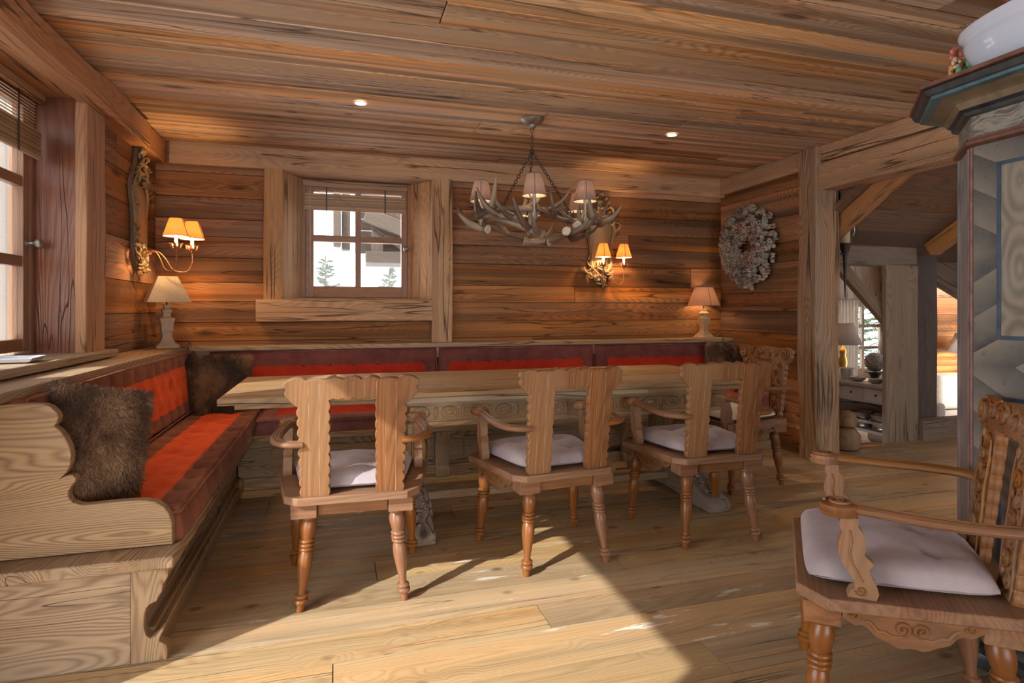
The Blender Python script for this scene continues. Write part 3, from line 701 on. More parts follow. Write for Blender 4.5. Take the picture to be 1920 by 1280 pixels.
# ---------------------------------------------------------------- fur cushions
def fur_mat(name, cols):
    m, nt, b = newmat(name); n = N(nt)
    tc = n.attr('wc'); tone = n.attr('tone', 'Fac')
    c = n.ramp(n.noise(tc, 1.0, 3, .6), [(.32, cols[0]), (.48, cols[1]), (.66, cols[2])])
    hs = n.node('ShaderNodeHueSaturation'); n.put(hs.inputs['Color'], c); n.put(hs.inputs['Value'], n.math('ADD', n.math('MULTIPLY', tone, .9), .55))
    n.put(b.inputs['Base Color'], hs.outputs[0]); b.inputs['Roughness'].default_value = .5; b.inputs['Specular IOR Level'].default_value = .35
    b.inputs['Sheen Weight'].default_value = .2; return m
M_fur = fur_mat('brown_fur', [(.05, .022, .011), (.17, .082, .038), (.42, .26, .14)])
M_furd = fur_mat('dark_fur', [(.03, .013, .006), (.12, .055, .024), (.38, .20, .09)])
def fur_pillow(label, w, h, t, M, mat, n, length, seedv, comb=(0, 0, -1), fold=0.0):
    T = thing('fur_cushion', label, 'cushion', (0, 0, 0), group='fur cushions on the bench')
    r = random.Random(seedv); m = 22
    def pt(u, v, s):     # u,v in -1..1
        a = abs(u) ** 3.2; b = abs(v) ** 3.2; k = max(0, (1 - a) * (1 - b)) ** .42
        pin = 1 - .06 * (1 - abs(u)) * abs(v) - .0
        x = u * w / 2 * (1 - .07 * v * v * (1 - abs(u)) ) ; y = v * h / 2 * (1 - .08 * (1 - abs(v)) * 0 - .05 * (1 - u * u))
        z = s * t / 2 * k + .012 * mnoise.noise(Vector((u * 1.7, v * 1.7, seedv + s))) * k
        z += fold * math.sin(u * 4 + 1) * .02
        return Vector((x, y, z))
    mb = MB(); V = []; F = []
    for s in (1, -1):
        o = len(V)
        for i in range(m + 1):
            for j in range(m + 1): V.append(pt(-1 + 2 * i / m, -1 + 2 * j / m, s))
        for i in range(m):
            for j in range(m):
                a = o + i * (m + 1) + j; q = (a, a + m + 1, a + m + 2, a + 1); F.append(q if s > 0 else q[::-1])
    mb.add(V, F, (0, 1, 0), wc=[Vector((p.x * 7 + seedv, p.y * 5, p.z * 3)) for p in V]); mb.xf(M); mb.build('cover', mat, T)
    mb = MB(); cb = (M.to_3x3().inverted() @ Vector(comb))
    for k in range(n):
        u, v = r.uniform(-1, 1), r.uniform(-1, 1); s = 1 if r.random() < .72 else -1
        e = .03; p = pt(u, v, s); du = pt(min(1, u + e), v, s) - pt(max(-1, u - e), v, s); dv = pt(u, min(1, v + e), s) - pt(u, max(-1, v - e), s)
        nn = du.cross(dv) * s
        if nn.length < 1e-9: nn = Vector((u, v, .1))
        nn.normalize(); nn = (nn + Vector((u * abs(u) ** 5, v * abs(v) ** 5, 0)) * .8).normalized()
        l = length * r.uniform(.6, 1.25); cl = Vector((mnoise.noise(p * 16), mnoise.noise(p * 16 + Vector((5, 5, 5))), mnoise.noise(p * 16 + Vector((9, 1, 2))))) * 1.1
        d1 = (nn * .8 + cl * .6 + cb * .5 + Vector((r.gauss(0, .25), r.gauss(0, .25), r.gauss(0, .25)))).normalized()
        d2 = (nn * .25 + cl * .8 + cb * 1.0 + Vector((r.gauss(0, .25), r.gauss(0, .25), r.gauss(0, .25)))).normalized()
        p1 = p + d1 * l * .5; p2 = p1 + d2 * l * .5
        sd = d1.cross(Vector((r.gauss(0, 1), r.gauss(0, 1), r.gauss(0, 1)))); sd = sd.normalized() * .0016 if sd.length > 0 else Vector((.001, 0, 0))
        wcv = Vector((p.x * 7 + seedv, p.y * 5, p.z * 3))
        mb.add([p - sd, p + sd, p1 - sd * .8, p1 + sd * .8, p2], [(0, 1, 3, 2), (2, 3, 4)], tone=r.random(), wc=[wcv] * 5)
    mb.xf(M); o = mb.build('fur', mat, T, smooth=None); o['kind'] = 'stuff'; return T
# frame: local x = width, local y = up, local z = thickness normal
def fm(c, xdir, up): return frame_mat(c, xdir, up)
fur_pillow('large brown fur cushion leaning behind the scrolled bench end on the left', .33, .46, .19, fm((-.885, 2.61, .680), (.80, .50, -.22), (-.24, .16, .93)), M_fur, 15000, .030, 3)
fur_pillow('dark brown fur cushion in the bench corner below the cream lamp', .44, .44, .17, fm((-.825, 4.66, .66), (1, -.04, -.04), (-.02, .22, 1)), M_furd, 14000, .036, 9)
fur_pillow('small brown fur cushion at the right end of the back bench behind armchair', .34, .40, .16, fm((3.50, 4.80, .69), (1, .1, -.03), (0, .2, 1)), M_furd, 7000, .032, 14)

# ================================================================ DINING CHAIRS
LEGP = [(.013, 0), (.015, .01), (.017, .03), (.0235, .034), (.025, .041), (.024, .047), (.0185, .050), (.0225, .055), (.0235, .060), (.0225, .065), (.0145, .069), (.0140, .085), (.017, .11), (.022, .145), (.026, .18), (.0265, .205), (.0245, .222),
        (.0205, .233), (.0265, .236), (.028, .241), (.0265, .246), (.0225, .248), (.0275, .251), (.029, .256), (.0275, .261), (.0225, .263), (.0265, .266), (.0275, .271), (.0265, .275), (.0215, .279), (.0255, .295), (.029, .315), (.0295, .328), (.027, .345), (.0235, .354), (.0285, .357), (.0295, .361), (.0285, .366), (.024, .370)]
def leg_mesh(foot, top):
    f = Vector(foot); t = Vector(top); d = t - f; k = d.z / .370
    mb = MB(); mb.lathe([(r * 1.1, z * k) for r, z in LEGP], n=20)
    for i, v in enumerate(mb.V): mb.V[i] = Vector((v.x + f.x + d.x * v.z / d.z, v.y + f.y + d.y * v.z / d.z, v.z))
    return mb
def scallop(p0, p1, n, amp, flip=1, wave=None):
    """points from p0 to p1 with n outward bumps"""
    p0 = Vector((*p0, 0)); p1 = Vector((*p1, 0)); d = p1 - p0; nr = Vector((d.y, -d.x, 0)).normalized() * flip; out = []
    for i in range(n):
        for k in range(6):
            t = (i + k / 6) / n; s = abs(math.sin(PI * k / 6)) ** .8 * amp * (1 if not wave else wave[i % len(wave)])
            q = p0 + d * t + nr * s; out.append((q.x, q.y))
    out.append((p1.x, p1.y)); return out
def spiral(c, r, turns, a0, hand=1, n=26, z=0.0, r_in=.12):
    return [Vector((c[0] + math.cos(a0 + hand * 2 * PI * turns * i / n) * r * (1 - (1 - r_in) * i / n), c[1] + math.sin(a0 + hand * 2 * PI * turns * i / n) * r * (1 - (1 - r_in) * i / n), z)) for i in range(n + 1)]
ZB, ZT = .455, .945          # back foot and crest
def back_outline():
    o = []
    # left slat up the outside, crest, right slat down the outside, then the gap   (x, z')
    H = ZT - ZB
    o += scallop((-.195, 0), (-.205, H - .125), 9, .010, -1)
    o += scallop((-.205, H - .125), (-.245, H - .085), 1, .004, -1)
    o += scallop((-.245, H - .085), (-.252, H - .02), 2, .010, -1)
    o += scallop((-.246, H - .018), (.246, H - .018), 7, .014, -1, [.9, .35, .7, 1.0, .7, .35, .9])
    o += scallop((.252, H - .02), (.245, H - .085), 2, .010, -1)
    o += scallop((.245, H - .085), (.205, H - .125), 1, .004, -1)
    o += scallop((.205, H - .125), (.195, 0), 9, .010, -1)
    o += scallop((.095, 0), (.092, H - .100), 9, .007, -1)
    o += scallop((.075, H - .092), (-.075, H - .092), 4, -.010, 1, [.6, 1.0, 1.0, .6])
    o += scallop((-.092, H - .100), (-.095, 0), 9, .007, -1)
    out = [o[0]]
    for p in o[1:]:
        if (Vector((*p, 0)) - Vector((*out[-1], 0))).length > .0012: out.append(p)
    return out
RAKE = Matrix.Translation((0, -.232, ZB)) @ Matrix.Rotation(R(6.5), 4, 'X')
def carve(mb, path, r=.0065, lift=.0):
    mb.tube(path, [r * (.75 + .5 * math.sin(PI * i / (len(path) - 1))) for i in range(len(path))], n=6)
def make_chair():
    t = thing('dining_chair', '', 'chair')
    # seat board
    s = [(-.215, -.268), (.215, -.268), (.268, -.218), (.345, .200), (.272, .272), (-.272, .272), (-.345, .200), (-.268, -.218)]
    MB().prism(s, .425, .457, 'z', (1, 0, 0), tone=.55).build('seat', W_chair, t, bevel=.004)
    # back: one scalloped board, raked
    mb = MB(); mb.prism(back_outline(), -.016, .016, 'y', (0, 0, 1), tone=.62); mb.xf(RAKE)
    mb.build('backrest', W_chair, t, bevel=.003)
    mb = MB(); HH = ZT - ZB
    for sg in (-1, 1):
        for xx in (.128, .168): mb.box((sg * xx - .0012, -.0164, .004), (sg * xx + .0012, -.0150, HH - .03))
    for xx in (-.09, -.045, 0, .045, .09): mb.box((xx - .0012, -.0164, HH - .088), (xx + .0012, -.0150, HH - .026))
    mb.xf(RAKE); mb.build('inlay_lines', W_bench, t, smooth=None)
    # carved relief on the front of the back
    mb = MB(); H = ZT - ZB; f = .020
    def P3(l): return [Vector((p.x, f, p.y)) for p in l]
    for sg in (-1, 1):
        carve(mb, P3(spiral((sg * .205, H - .055), .040, 1.9, PI / 2, -sg)), .008)
        carve(mb, P3(spiral((sg * .118, H - .045), .026, 1.6, -PI / 2, sg)), .006)
        carve(mb, P3(spiral((sg * .055, H - .050), .026, 1.7, PI / 2, sg)), .006)
        carve(mb, P3([Vector((sg * .16, H - .02 - .012 * math.sin(q * .6), 0)) + Vector((sg * -.012 * q, 0, 0)) for q in range(9)]), .005)
        for k in range(7):
            z = .03 + k * .052; h = 1 if k % 2 else -1
            carve(mb, P3(spiral((sg * .145 + h * .015, z + .02), .023, 1.5, -PI / 2 * h, h * sg)), .0052)
            mb.ico((sg * .145 - h * .03, f, z + .03), .010, (1.2, .6, 1.7), 1, .1)
        carve(mb, P3([Vector((sg * (.100 + .004 * math.sin(q)), .01 + q * .027, 0)) for q in range(14)]), .004)
        carve(mb, P3([Vector((sg * (.190 + .004 * math.sin(q)), .01 + q * .027, 0)) for q in range(14)]), .004)
    for q in range(5): mb.ico((0 + (q - 2) * .011, f, H - .05 + .012 * (2 - abs(q - 2))), .012, (.7, .7, 1.5), 1, .1)
    mb.xf(RAKE); mb.build('carving', W_chair, t, smooth=60)
    # frame under the seat
    for sg in (-1, 1):
        MB().box((sg * .195 - (.055 if sg > 0 else .045), -.245, .368), (sg * .195 + (.045 if sg > 0 else .055), -.150, .4245), (1, 0, 0), tone=.7).build('leg_block', W_chair, t, bevel=.003)
        MB().box((sg * .255 - .045, .165, .368), (sg * .255 + .045, .255, .4245), (1, 0, 0), tone=.6).build('leg_block', W_chair, t, bevel=.003)
    MB().box((-.138, -.225, .372), (.138, -.200, .4245), (1, 0, 0), tone=.35).build('rear_rail', W_chair, t, bevel=.003)
    # aprons with a wavy lower edge and scrollwork
    def apron(p0, p1, label=None):
        p0 = Vector(p0); p1 = Vector(p1); L = (p1 - p0).length; mb = MB()
        low = [0, -.010, -.018, -.014, -.022, -.040, -.046, -.052, -.060, -.064, -.060, -.060, -.064, -.060, -.052, -.046, -.040, -.022, -.014, -.018, -.010, 0]
        n = len(low) - 1; pts = [(L * i / n, -.028 + low[i]) for i in range(n + 1)] + [(L, 0), (0, 0)]
        mb.prism(pts, -.010, .010, 'y', (1, 0, 0), tone=.6)
        for sg in (0, 1):
            X = (lambda q: q) if not sg else (lambda q: L - q)
            for fy in (-.0115, .0115):
                h = -1 if sg else 1
                carve(mb, [Vector((p.x, fy, p.y)) for p in spiral((X(L * .43), -.040), .020, 1.4, -PI / 2, h)], .0040)
                carve(mb, [Vector((X(L * q), fy, z)) for q, z in ((.43, -.060), (.36, -.062), (.30, -.052), (.25, -.052), (.20, -.032), (.17, -.030))], .0035)
                carve(mb, [Vector((p.x, fy, p.y)) for p in spiral((X(L * .09), -.020), .014, 1.3, PI, -h)], .0035)
        a = math.atan2(p1.y - p0.y, p1.x - p0.x)
        mb.xf(Matrix.Translation((p0.x, p0.y, .4245)) @ Matrix.Rotation(a, 4, 'Z')); mb.build('apron', W_chair, t, bevel=0, smooth=40)
    apron((.235, -.15, 0), (.288, .165, 0)); apron((-.288, .165, 0), (-.235, -.15, 0)); apron((.21, .235, 0), (-.21, .235, 0))
    for sg in (-1, 1):
        leg_mesh((sg * .205, -.235, 0), (sg * .172, -.195, .370)).build('leg', W_leg, t, smooth=50)
        leg_mesh((sg * .275, .235, 0), (sg * .250, .205, .370)).build('leg', W_leg, t, smooth=50)
    # arms
    for sg in (-1, 1):
        pts = bez([(sg * .192, -.262, .668), (sg * .245, -.262, .670), (sg * .290, -.215, .671), (sg * .308, -.12, .672), (sg * .305, -.02, .674), (sg * .296, .08, .678), (sg * .290, .150, .682)], 7)
        mb = MB(); mb.tube(pts, [.026 - .004 * (i / len(pts)) for i in range(len(pts))], n=12, flat=.55, up=(0, 0, 1))
        for w in (-.011, 0, .011):
            q = []
            for i, p in enumerate(pts):
                tg = (pts[min(i + 1, len(pts) - 1)] - pts[max(i - 1, 0)]).normalized(); sd = tg.cross(Vector((0, 0, 1))).normalized()
                q.append(p + sd * w + Vector((0, 0, .0125 - abs(w) * .25)))
            mb.tube(q, .0035, n=5)
        mb.build('armrest', W_chair, t, smooth=60)
        c = (sg * .290, .172, .660); mb = MB()
        mb.lathe([(.030, 0), (.044, .004), (.047, .012), (.042, .018), (.045, .024), (.044, .031), (.036, .035), (.0, .035)], c, n=24)
        mb.tube([Vector((p.x, p.y, .697)) for p in spiral(c, .034, 2.0, PI / 2, sg)], .004, n=6)
        mb.lathe([(.010, .033), (.008, .040), (.0, .042)], c, n=10); mb.build('arm_volute', W_chair, t, smooth=50)
        so = [(.100, .4575), (.165, .4575), (.158, .475), (.148, .482), (.150, .50), (.162, .52), (.178, .545), (.186, .57), (.184, .598), (.176, .622), (.182, .636), (.184, .648), (.178, .662),
              (.140, .662), (.140, .64), (.130, .625), (.124, .61), (.122, .59), (.126, .568), (.112, .556), (.105, .548), (.116, .534), (.110, .515), (.100, .497), (.094, .475)]
        so = [(y - .012, z) for y, z in so]
        mb = MB(); mb.prism(so, sg * .290 - .019, sg * .290 + .019, 'x', (0, 0, 1), tone=.7)
        for xx in (-.0195, .0195):
            mb.tube([Vector((sg * .290 + xx, y, z)) for y, z in ((.118, .50), (.128, .52), (.142, .545), (.148, .575), (.143, .60), (.148, .63))], .003, n=5)
            mb.tube([Vector((sg * .290 + xx, p.x, p.y)) for p in spiral((.122, .478), .014, 1.4, 0, -1)], .003, n=5)
        mb.build('arm_support', W_chair, t, bevel=.003)
    return t
M_cush = velvet('lilac_grey_velvet', (.44, .375, .385), (.33, .28, .295))
M_cushw = velvet('cream_velvet', (.66, .60, .52), (.55, .49, .43))
def make_cushion(mat, seedv=0):
    t = thing('seat_cushion', '', 'cushion'); n = 36; V = []; F = []; W = n + 1; mb = MB()
    tufts = [(.42, .36), (-.42, .36), (.40, -.42), (-.40, -.42)]
    def wid(v): return .205 + .058 * (v + 1) / 2 * 1.3
    def hh(u, v, s):
        e = max(0, (1 - abs(u) ** 4.5) * (1 - abs(v) ** 4.5)) ** .45
        z = (.052 if s > 0 else .022) * e
        if s > 0:
            z += .014 * e * (1 - (u * u + v * v) * .4)
            for (a, b) in tufts:
                d = math.hypot((u - a) * .27, (v - b) * .25); z -= .024 * math.exp(-(d / .022) ** 1.5) + .026 * math.exp(-(d / .075) ** 1.5)
                ang = math.atan2(v - b, u - a); z -= .006 * math.exp(-d / .06) * math.cos(5 * ang + a * 9 + seedv) * min(1, d / .03)
            z += .004 * mnoise.noise(Vector((u * 3 + seedv, v * 3, 1)))
        return .024 + (z if s > 0 else -z)
    for s in (1, -1):
        o = len(V)
        for i in range(W):
            for j in range(W):
                u = -1 + 2 * i / n; v = -1 + 2 * j / n
                x = u * wid(v) * (1 - .05 * abs(v) ** 6); y = -.205 + (v + 1) / 2 * .455 - .01 * abs(u) ** 6 * v
                V.append((x, y, hh(u, v, s)))
        for i in range(n):
            for j in range(n):
                a = o + i * W + j; q = (a, a + W, a + W + 1, a + 1); F.append(q if s > 0 else q[::-1])
    mb.add(V, F); mb.build('padding', mat, t, smooth=80)
    for (a, b) in tufts: button_mb((a * wid(b), -.205 + (b + 1) / 2 * .455, hh(a, b, 1) + .001), (0, 0, 1), .011).build('button', mat, t)
    return t
GCH = 'carved wooden armchairs'; GCU = 'velvet chair cushions'
chairs = [(.075, 2.722, -2.5, 'carved wooden armchair seen from behind, leftmost of the row at the table'),
          (1.005, 2.79, 4.7, 'carved wooden armchair seen from behind, middle of the row at the table'),
          (1.890, 2.83, -1.8, 'carved wooden armchair seen from behind, right one of the row at the table'),
          (2.68, 3.56, 91.5, 'carved wooden armchair at the far right end of the table, carved front showing'),
          (1.585, 1.355, 49, 'large foreground armchair with carved back standing before the painted cabinet')]
ch0 = make_chair(); cu0 = make_cushion(M_cush); cuW = None
for i, (x, y, a, lab) in enumerate(chairs):
    c = ch0 if i == 0 else copy_tree(ch0)
    c.location = (x, y, .0005); c.rotation_euler = (0, 0, R(a)); c['label'] = lab; c['group'] = GCH
    if i == 3:
        cuW = make_cushion(M_cushw, 2); k = cuW
    else: k = cu0 if i == 0 else copy_tree(cu0)
    k.location = (x, y, .4585); k.rotation_euler = (0, 0, R(a)); k['group'] = GCU
    k['label'] = ['buttoned pale velvet cushion on the leftmost chair of the row', 'buttoned lilac grey cushion on the middle chair of the row', 'buttoned lilac grey cushion on the right chair of the row',
                  'cream cushion on the armchair at the far right end of the table', 'large lilac grey buttoned cushion on the foreground armchair'][i]

# ================================================================ TABLE
tb = thing('dining_table', 'long oak refectory table with carved apron and sled feet between bench and chairs', 'table', (0, 0, 0))
X0, X1, Y0, Y1, ZTt = -.535, 2.42, 3.03, 4.0, .78
mb = MB(); yy = Y0
for w in (.12, .25, .25, .23, .12): mb.box((X0 if w > .13 else X0, yy, ZTt - .032), (X1, yy + w - .0006, ZTt), (1, 0, 0), tone=rng.uniform(.35, .75)); yy += w
mb.build('tabletop', W_table, tb, bevel=.004)
mb = MB(); mb.box((X0 + .07, Y0 + .025, ZTt - .055), (.30, Y1 - .025, ZTt - .0325), (1, 0, 0), tone=.4); mb.build('leaf', W_table, tb, bevel=.003)
mb = MB(); mb.box((.30, Y0 + .012, ZTt - .062), (1.72, Y1 - .012, ZTt - .033), (1, 0, 0), tone=.55); mb.box((1.722, Y0 + .012, ZTt - .062), (2.36, Y1 - .012, ZTt - .033), (1, 0, 0), tone=.35)
mb.build('runner', W_table, tb, bevel=.004)
mb = MB(); xa, xb, ya, yb = .37, 2.30, Y0 + .10, Y1 - .10
for (lo, hi) in (((xa, ya), (xb, ya + .03)), ((xa, yb - .03), (xb, yb)), ((xa, ya + .03), (xa + .03, yb - .03)), ((xb - .03, ya + .03), (xb, yb - .03))):
    mb.box((lo[0], lo[1], .585), (hi[0], hi[1], .717), tone=.5)
mb.box((xa - .02, ya - .02, .695), (xb + .02, yb + .02, .717), (1, 0, 0), tone=.55); mb.box((xa - .015, ya - .015, .583), (xb + .015, ya + .03, .607), (1, 0, 0), tone=.6); mb.box((xa - .015, yb - .03, .583), (xb + .015, yb + .015, .607), (1, 0, 0), tone=.6)
mb.build('apron', W_table, tb, bevel=.003)
mb = MB(); x = xa + .06; k = 0
while x < xb - .05:
    if k % 2 == 0:
        mb.tube([(x + .042 * math.cos(a), ya - .002, .651 + .030 * math.sin(a)) for a in [2 * PI * q / 18 for q in range(19)]], .006, n=6)
        mb.ico((x, ya, .651), .020, (1.2, .35, .8), 2)
        x += .075
    else:
        for s in (-1, 1): mb.tube([(x + s * .010 * math.cos(a), ya - .001, .651 + .032 * math.sin(a)) for a in [PI * q / 8 - PI / 2 for q in range(9)]], .005, n=6)
        x += .075
    k += 1
mb.build('carved_frieze', W_table, tb, smooth=60)
for xt in (.41, 2.17):
    tr = MB(); tr.box((xt - .045, ya + .06, .53), (xt + .045, yb - .06, .585), (0, 1, 0), tone=.5)
    o = tr.build('trestle', W_table, tb, bevel=.006)
    for yc in (3.36, 3.67):
        m = MB(); m.lathe([(.040, .20), (.055, .205), (.058, .22), (.045, .235), (.035, .26), (.040, .29), (.060, .32), (.078, .36), (.086, .41), (.084, .45), (.070, .485), (.045, .505), (.038, .512), (.055, .518), (.056, .53)], (xt, yc, 0), n=40, nm=(10, .12))
        m.build('baluster', W_lampbase if False else W_table, tb, smooth=60)
    fo = [(3.00, .001), (3.16, .001), (3.24, .02), (3.515, .03), (3.79, .02), (3.87, .001), (4.03, .001), (4.035, .05), (4.0, .075), (3.93, .095), (3.86, .13), (3.78, .18), (3.72, .20), (3.31, .20), (3.25, .18), (3.17, .13), (3.10, .095), (3.03, .075), (2.995, .05)]
    m = MB(); m.prism(fo, xt - .075, xt + .075, 'x', (0, 1, 0), tone=.3); o = m.build('sled_foot', W_grey, tb, bevel=.008)
    m = MB()
    for q in range(34):
        yv = 3.06 + (q % 17) * .014; zz = .085 + max(0, (yv - 3.06)) * .46
        m.ico((xt + rng.uniform(-.05, .05), yv, zz + .004), .016, (.9, 1.3, .5), 1, .2)
    for s in (-1, 1):
        for q in range(3): m.tube([Vector((xt + s * .077, 3.16 + q * .05 + p.x, .11 + q * .025 + p.y)) for p in spiral((0, 0), .022, 1.5, q, s)], .005, n=5)
    m.build('carved_leaf', W_grey, o, smooth=60)
MB().box((.42, 3.455, .085), (2.16, 3.575, .135), (1, 0, 0), tone=.3).build('stretcher', W_table, tb, bevel=.006)

# ================================================================ CHANDELIER
def antler_mat():
    m, nt, b = newmat('antler'); n = N(nt); wc = n.attr('wc')
    nf = n.noise(n.vec('MULTIPLY', wc, (9, 60, 60)), 1, 4, .6); ns = n.noise(n.vec('MULTIPLY', wc, (3, 5, 5)), 1, 2)
    c = n.mix(n.maprange(nf, .35, .65), (.155, .10, .066), (.05, .03, .02)); c = n.mix(n.maprange(ns, .42, .6), c, (.30, .22, .155))
    n.put(b.inputs['Base Color'], c); b.inputs['Roughness'].default_value = .42; n.put(b.inputs['Normal'], n.bump(nf, .003)); return m
M_antler = antler_mat()
M_cutbone = plain('cut_antler_face', (.60, .52, .40), .7, 0, .2, 60)
M_shade_p = lampshade('pink_grey_linen_shade', (.38, .265, .25), .35)
M_shade_in = lampshade('white_shade_lining', (.92, .86, .74), .5)
M_shade_y = lampshade('amber_parchment_shade', (.62, .33, .12), .6)
M_shade_c = lampshade('cream_shade', (.66, .57, .42), .25)
M_trimline = plain('shade_seam_tape', (.16, .10, .08), .8)
M_candle = plain('candle_sleeve', (.85, .72, .48), .5, emit=(1, .70, .35), es=1.2)
def lamp_light(parent, loc, e, size=.02, col=(1, .60, .28)):
    l = bpy.data.lights.new('bulb', 'POINT'); l.energy = e; l.color = col; l.shadow_soft_size = size
    o = bpy.data.objects.new('bulb_light', l); COL.objects.link(o); o.parent = parent; o.location = loc; return o
def shade_mb(c, r0, r1, h, n=32, sq=0.0, rot0=0.0, th=.0012):
    m = MB(); m.lathe([(r0, 0), (r1, h), (r1 - th, h), (r0 - th, 0), (r0, 0)], c, n=n, caps=False, sq=sq, rot0=rot0); m.M = [1 if i // n == 2 else 0 for i in range(len(m.F))]; return m
def shade_set(parent, c, r0, r1, h, mat, sq=0.0, rot0=0.0, n=32, seam=True):
    s = shade_mb(c, r0, r1, h, n, sq, rot0).build('lamp_shade', [mat, M_shade_in], parent, smooth=(35 if not sq else 20))
    m = MB()
    if not sq:
        for (r, z) in ((r0, 0), (r1, h)): m.tube([(c[0] + r * math.cos(a), c[1] + r * math.sin(a), c[2] + z) for a in [2 * PI * k / 28 for k in range(29)]], .0018, n=5)
    if seam: m.tube([(c[0] + (r0 + .001) * math.cos(-1.85), c[1] + (r0 + .001) * math.sin(-1.85), c[2]), (c[0] + (r1 + .001) * math.cos(-1.85), c[1] + (r1 + .001) * math.sin(-1.85), c[2] + h)], .0025, n=5)
    if m.V: m.build('seam_tape', M_trimline, s)
    return s
CX, CY = 1.268, 3.80
chd = thing('antler_chandelier', 'antler chandelier with six small pink linen shades hanging on chains above table', 'chandelier', (CX, CY, 0))
MB().lathe([(.078, 2.489), (.080, 2.484), (.072, 2.470), (.045, 2.452), (.026, 2.444), (.022, 2.428), (.012, 2.420), (.001, 2.418)], n=36).build('ceiling_canopy', M_metal, chd, smooth=50)
def chain(p0, p1, name='chain', L=.030, r=.0028, w=.010):
    p0 = Vector(p0); p1 = Vector(p1); d = p1 - p0; n = max(2, int(d.length / (L * .74))); mb = MB(); q = d.normalized().to_track_quat('Z', 'Y').to_matrix()
    for i in range(n):
        c = p0 + d * (i + .5) / n; rot = q @ Matrix.Rotation(R(90 * (i % 2) + 20), 3, 'Z')
        mb.tube([c + rot @ Vector((w * math.cos(a), 0, L / 2 * math.sin(a))) for a in [2 * PI * k / 10 for k in range(11)]], r, n=5, caps=False)
    return mb.build(name, M_iron, chd, smooth=60)
JN = (.0, 0, 2.27)
chain((0, 0, 2.42), JN)
MB().tube([(0.014 * math.cos(a), 0.004, 2.27 + .014 * math.sin(a)) for a in [2 * PI * k / 12 for k in range(13)]], .0035, n=6).build('ring', M_iron, chd)
RR = .375
for a in (200, 320, 80): chain(JN, (RR * .78 * math.cos(R(a)), RR * .78 * math.sin(R(a)), 1.80))
def antler(ang, seedv, rad=RR, z0=1.70, span=95, flip=1, tilt=0.0):
    r = random.Random(seedv); mb = MB(); pts = []; n = 9
    for i in range(n + 1):
        t = i / n; a = R(ang + flip * span * (t - .5)); rr = rad * (1 + .17 * math.sin(PI * t * 1.4 + seedv))
        pts.append((rr * math.cos(a), rr * math.sin(a), z0 + .03 + tilt * (t - .3) + .07 * math.sin(t * 3.0 + seedv) * .6 + .11 * t * t))
    path = bez(pts, 4); m = len(path)
    rad_ = [.027 * (1 - .68 * (i / m)) + .004 * mnoise.noise(Vector((i * .4, seedv, 0))) for i in range(m)]
    rad_[0] = .034; rad_[1] = .032; rad_[2] = .026
    mb.tube(path, rad_, n=10, caps=True)
    for (t, l, out, up) in ((.08, .12, .9, .35), (.20, .18, .45, .7), (.50, .17, -.3, .6), (.78, .15, .5, .5), (.97, .12, -.5, .5)):
        i = int(t * (m - 1)); p = path[i]; c = Vector((p.x, p.y, 0)).normalized(); tg = (path[min(i + 2, m - 1)] - path[max(i - 2, 0)]).normalized()
        o = out + r.uniform(-.3, .3); l = l * r.uniform(.85, 1.2)
        d = (c * o + tg * .55 + Vector((0, 0, up * .5))).normalized(); e = (c * o * .35 + tg * .3 + Vector((0, 0, .9 * up + .2))).normalized()
        q = [p, p + d * l * .28, p + d * l * .52 + e * l * .12, p + d * l * .66 + e * l * .42, p + d * l * .66 + e * l * .80]
        q = bez(q, 4); b = rad_[i] * .78 + .004
        mb.tube(q, [b * 1.1 * (1 - .9 * (k / len(q)) ** 1.5) for k in range(len(q))], n=8)
    o = mb.build('antler', M_antler, chd, smooth=70)
    d0 = (path[1] - path[0]).normalized(); MB().lathe([(.030, 0), (.027, .004), (.0, .0045)], n=14, M=Matrix.Translation(path[0]) @ (-d0).to_track_quat('Z', 'Y').to_matrix().to_4x4()).build('cut_end', M_cutbone, o, smooth=40)
for (a, s, z, sp, f) in ((245, 1, 1.735, 92, 1), (300, 2, 1.72, 88, -1), (345, 3, 1.70, 85, 1), (35, 4, 1.70, 92, -1), (95, 5, 1.70, 90, 1), (150, 6, 1.70, 90, -1), (200, 7, 1.70, 80, -1), (225, 12, 1.66, 75, -1), (320, 9, 1.64, 70, 1)):
    antler(a, s, z0=z, span=sp, flip=f, rad=RR * (.96 + .05 * (s % 3)))
for k in range(6):
    a = R(-106.5 + 60 * k); x, y = RR * 1.03 * math.cos(a), RR * 1.03 * math.sin(a); zb = 1.895
    MB().lathe([(.004, 1.735), (.010, 1.74), (.018, 1.765), (.024, 1.785), (.012, 1.792), (.011, 1.83), (.012, 1.87), (.011, 1.93)], (x, y, 0), n=16).build('candle_socket', M_metal, chd, smooth=50)
    shade_set(chd, (x, y, zb), .075, .047, .13, M_shade_p)
    MB().lathe([(.006, 0), (.014, .012), (.016, .03), (.010, .05), (.001, .06)], (x, y, 1.93), n=12).build('light_bulb', M_bulb, chd, smooth=60)
    lamp_light(chd, (x, y, zb + .045), 3.0, .015)

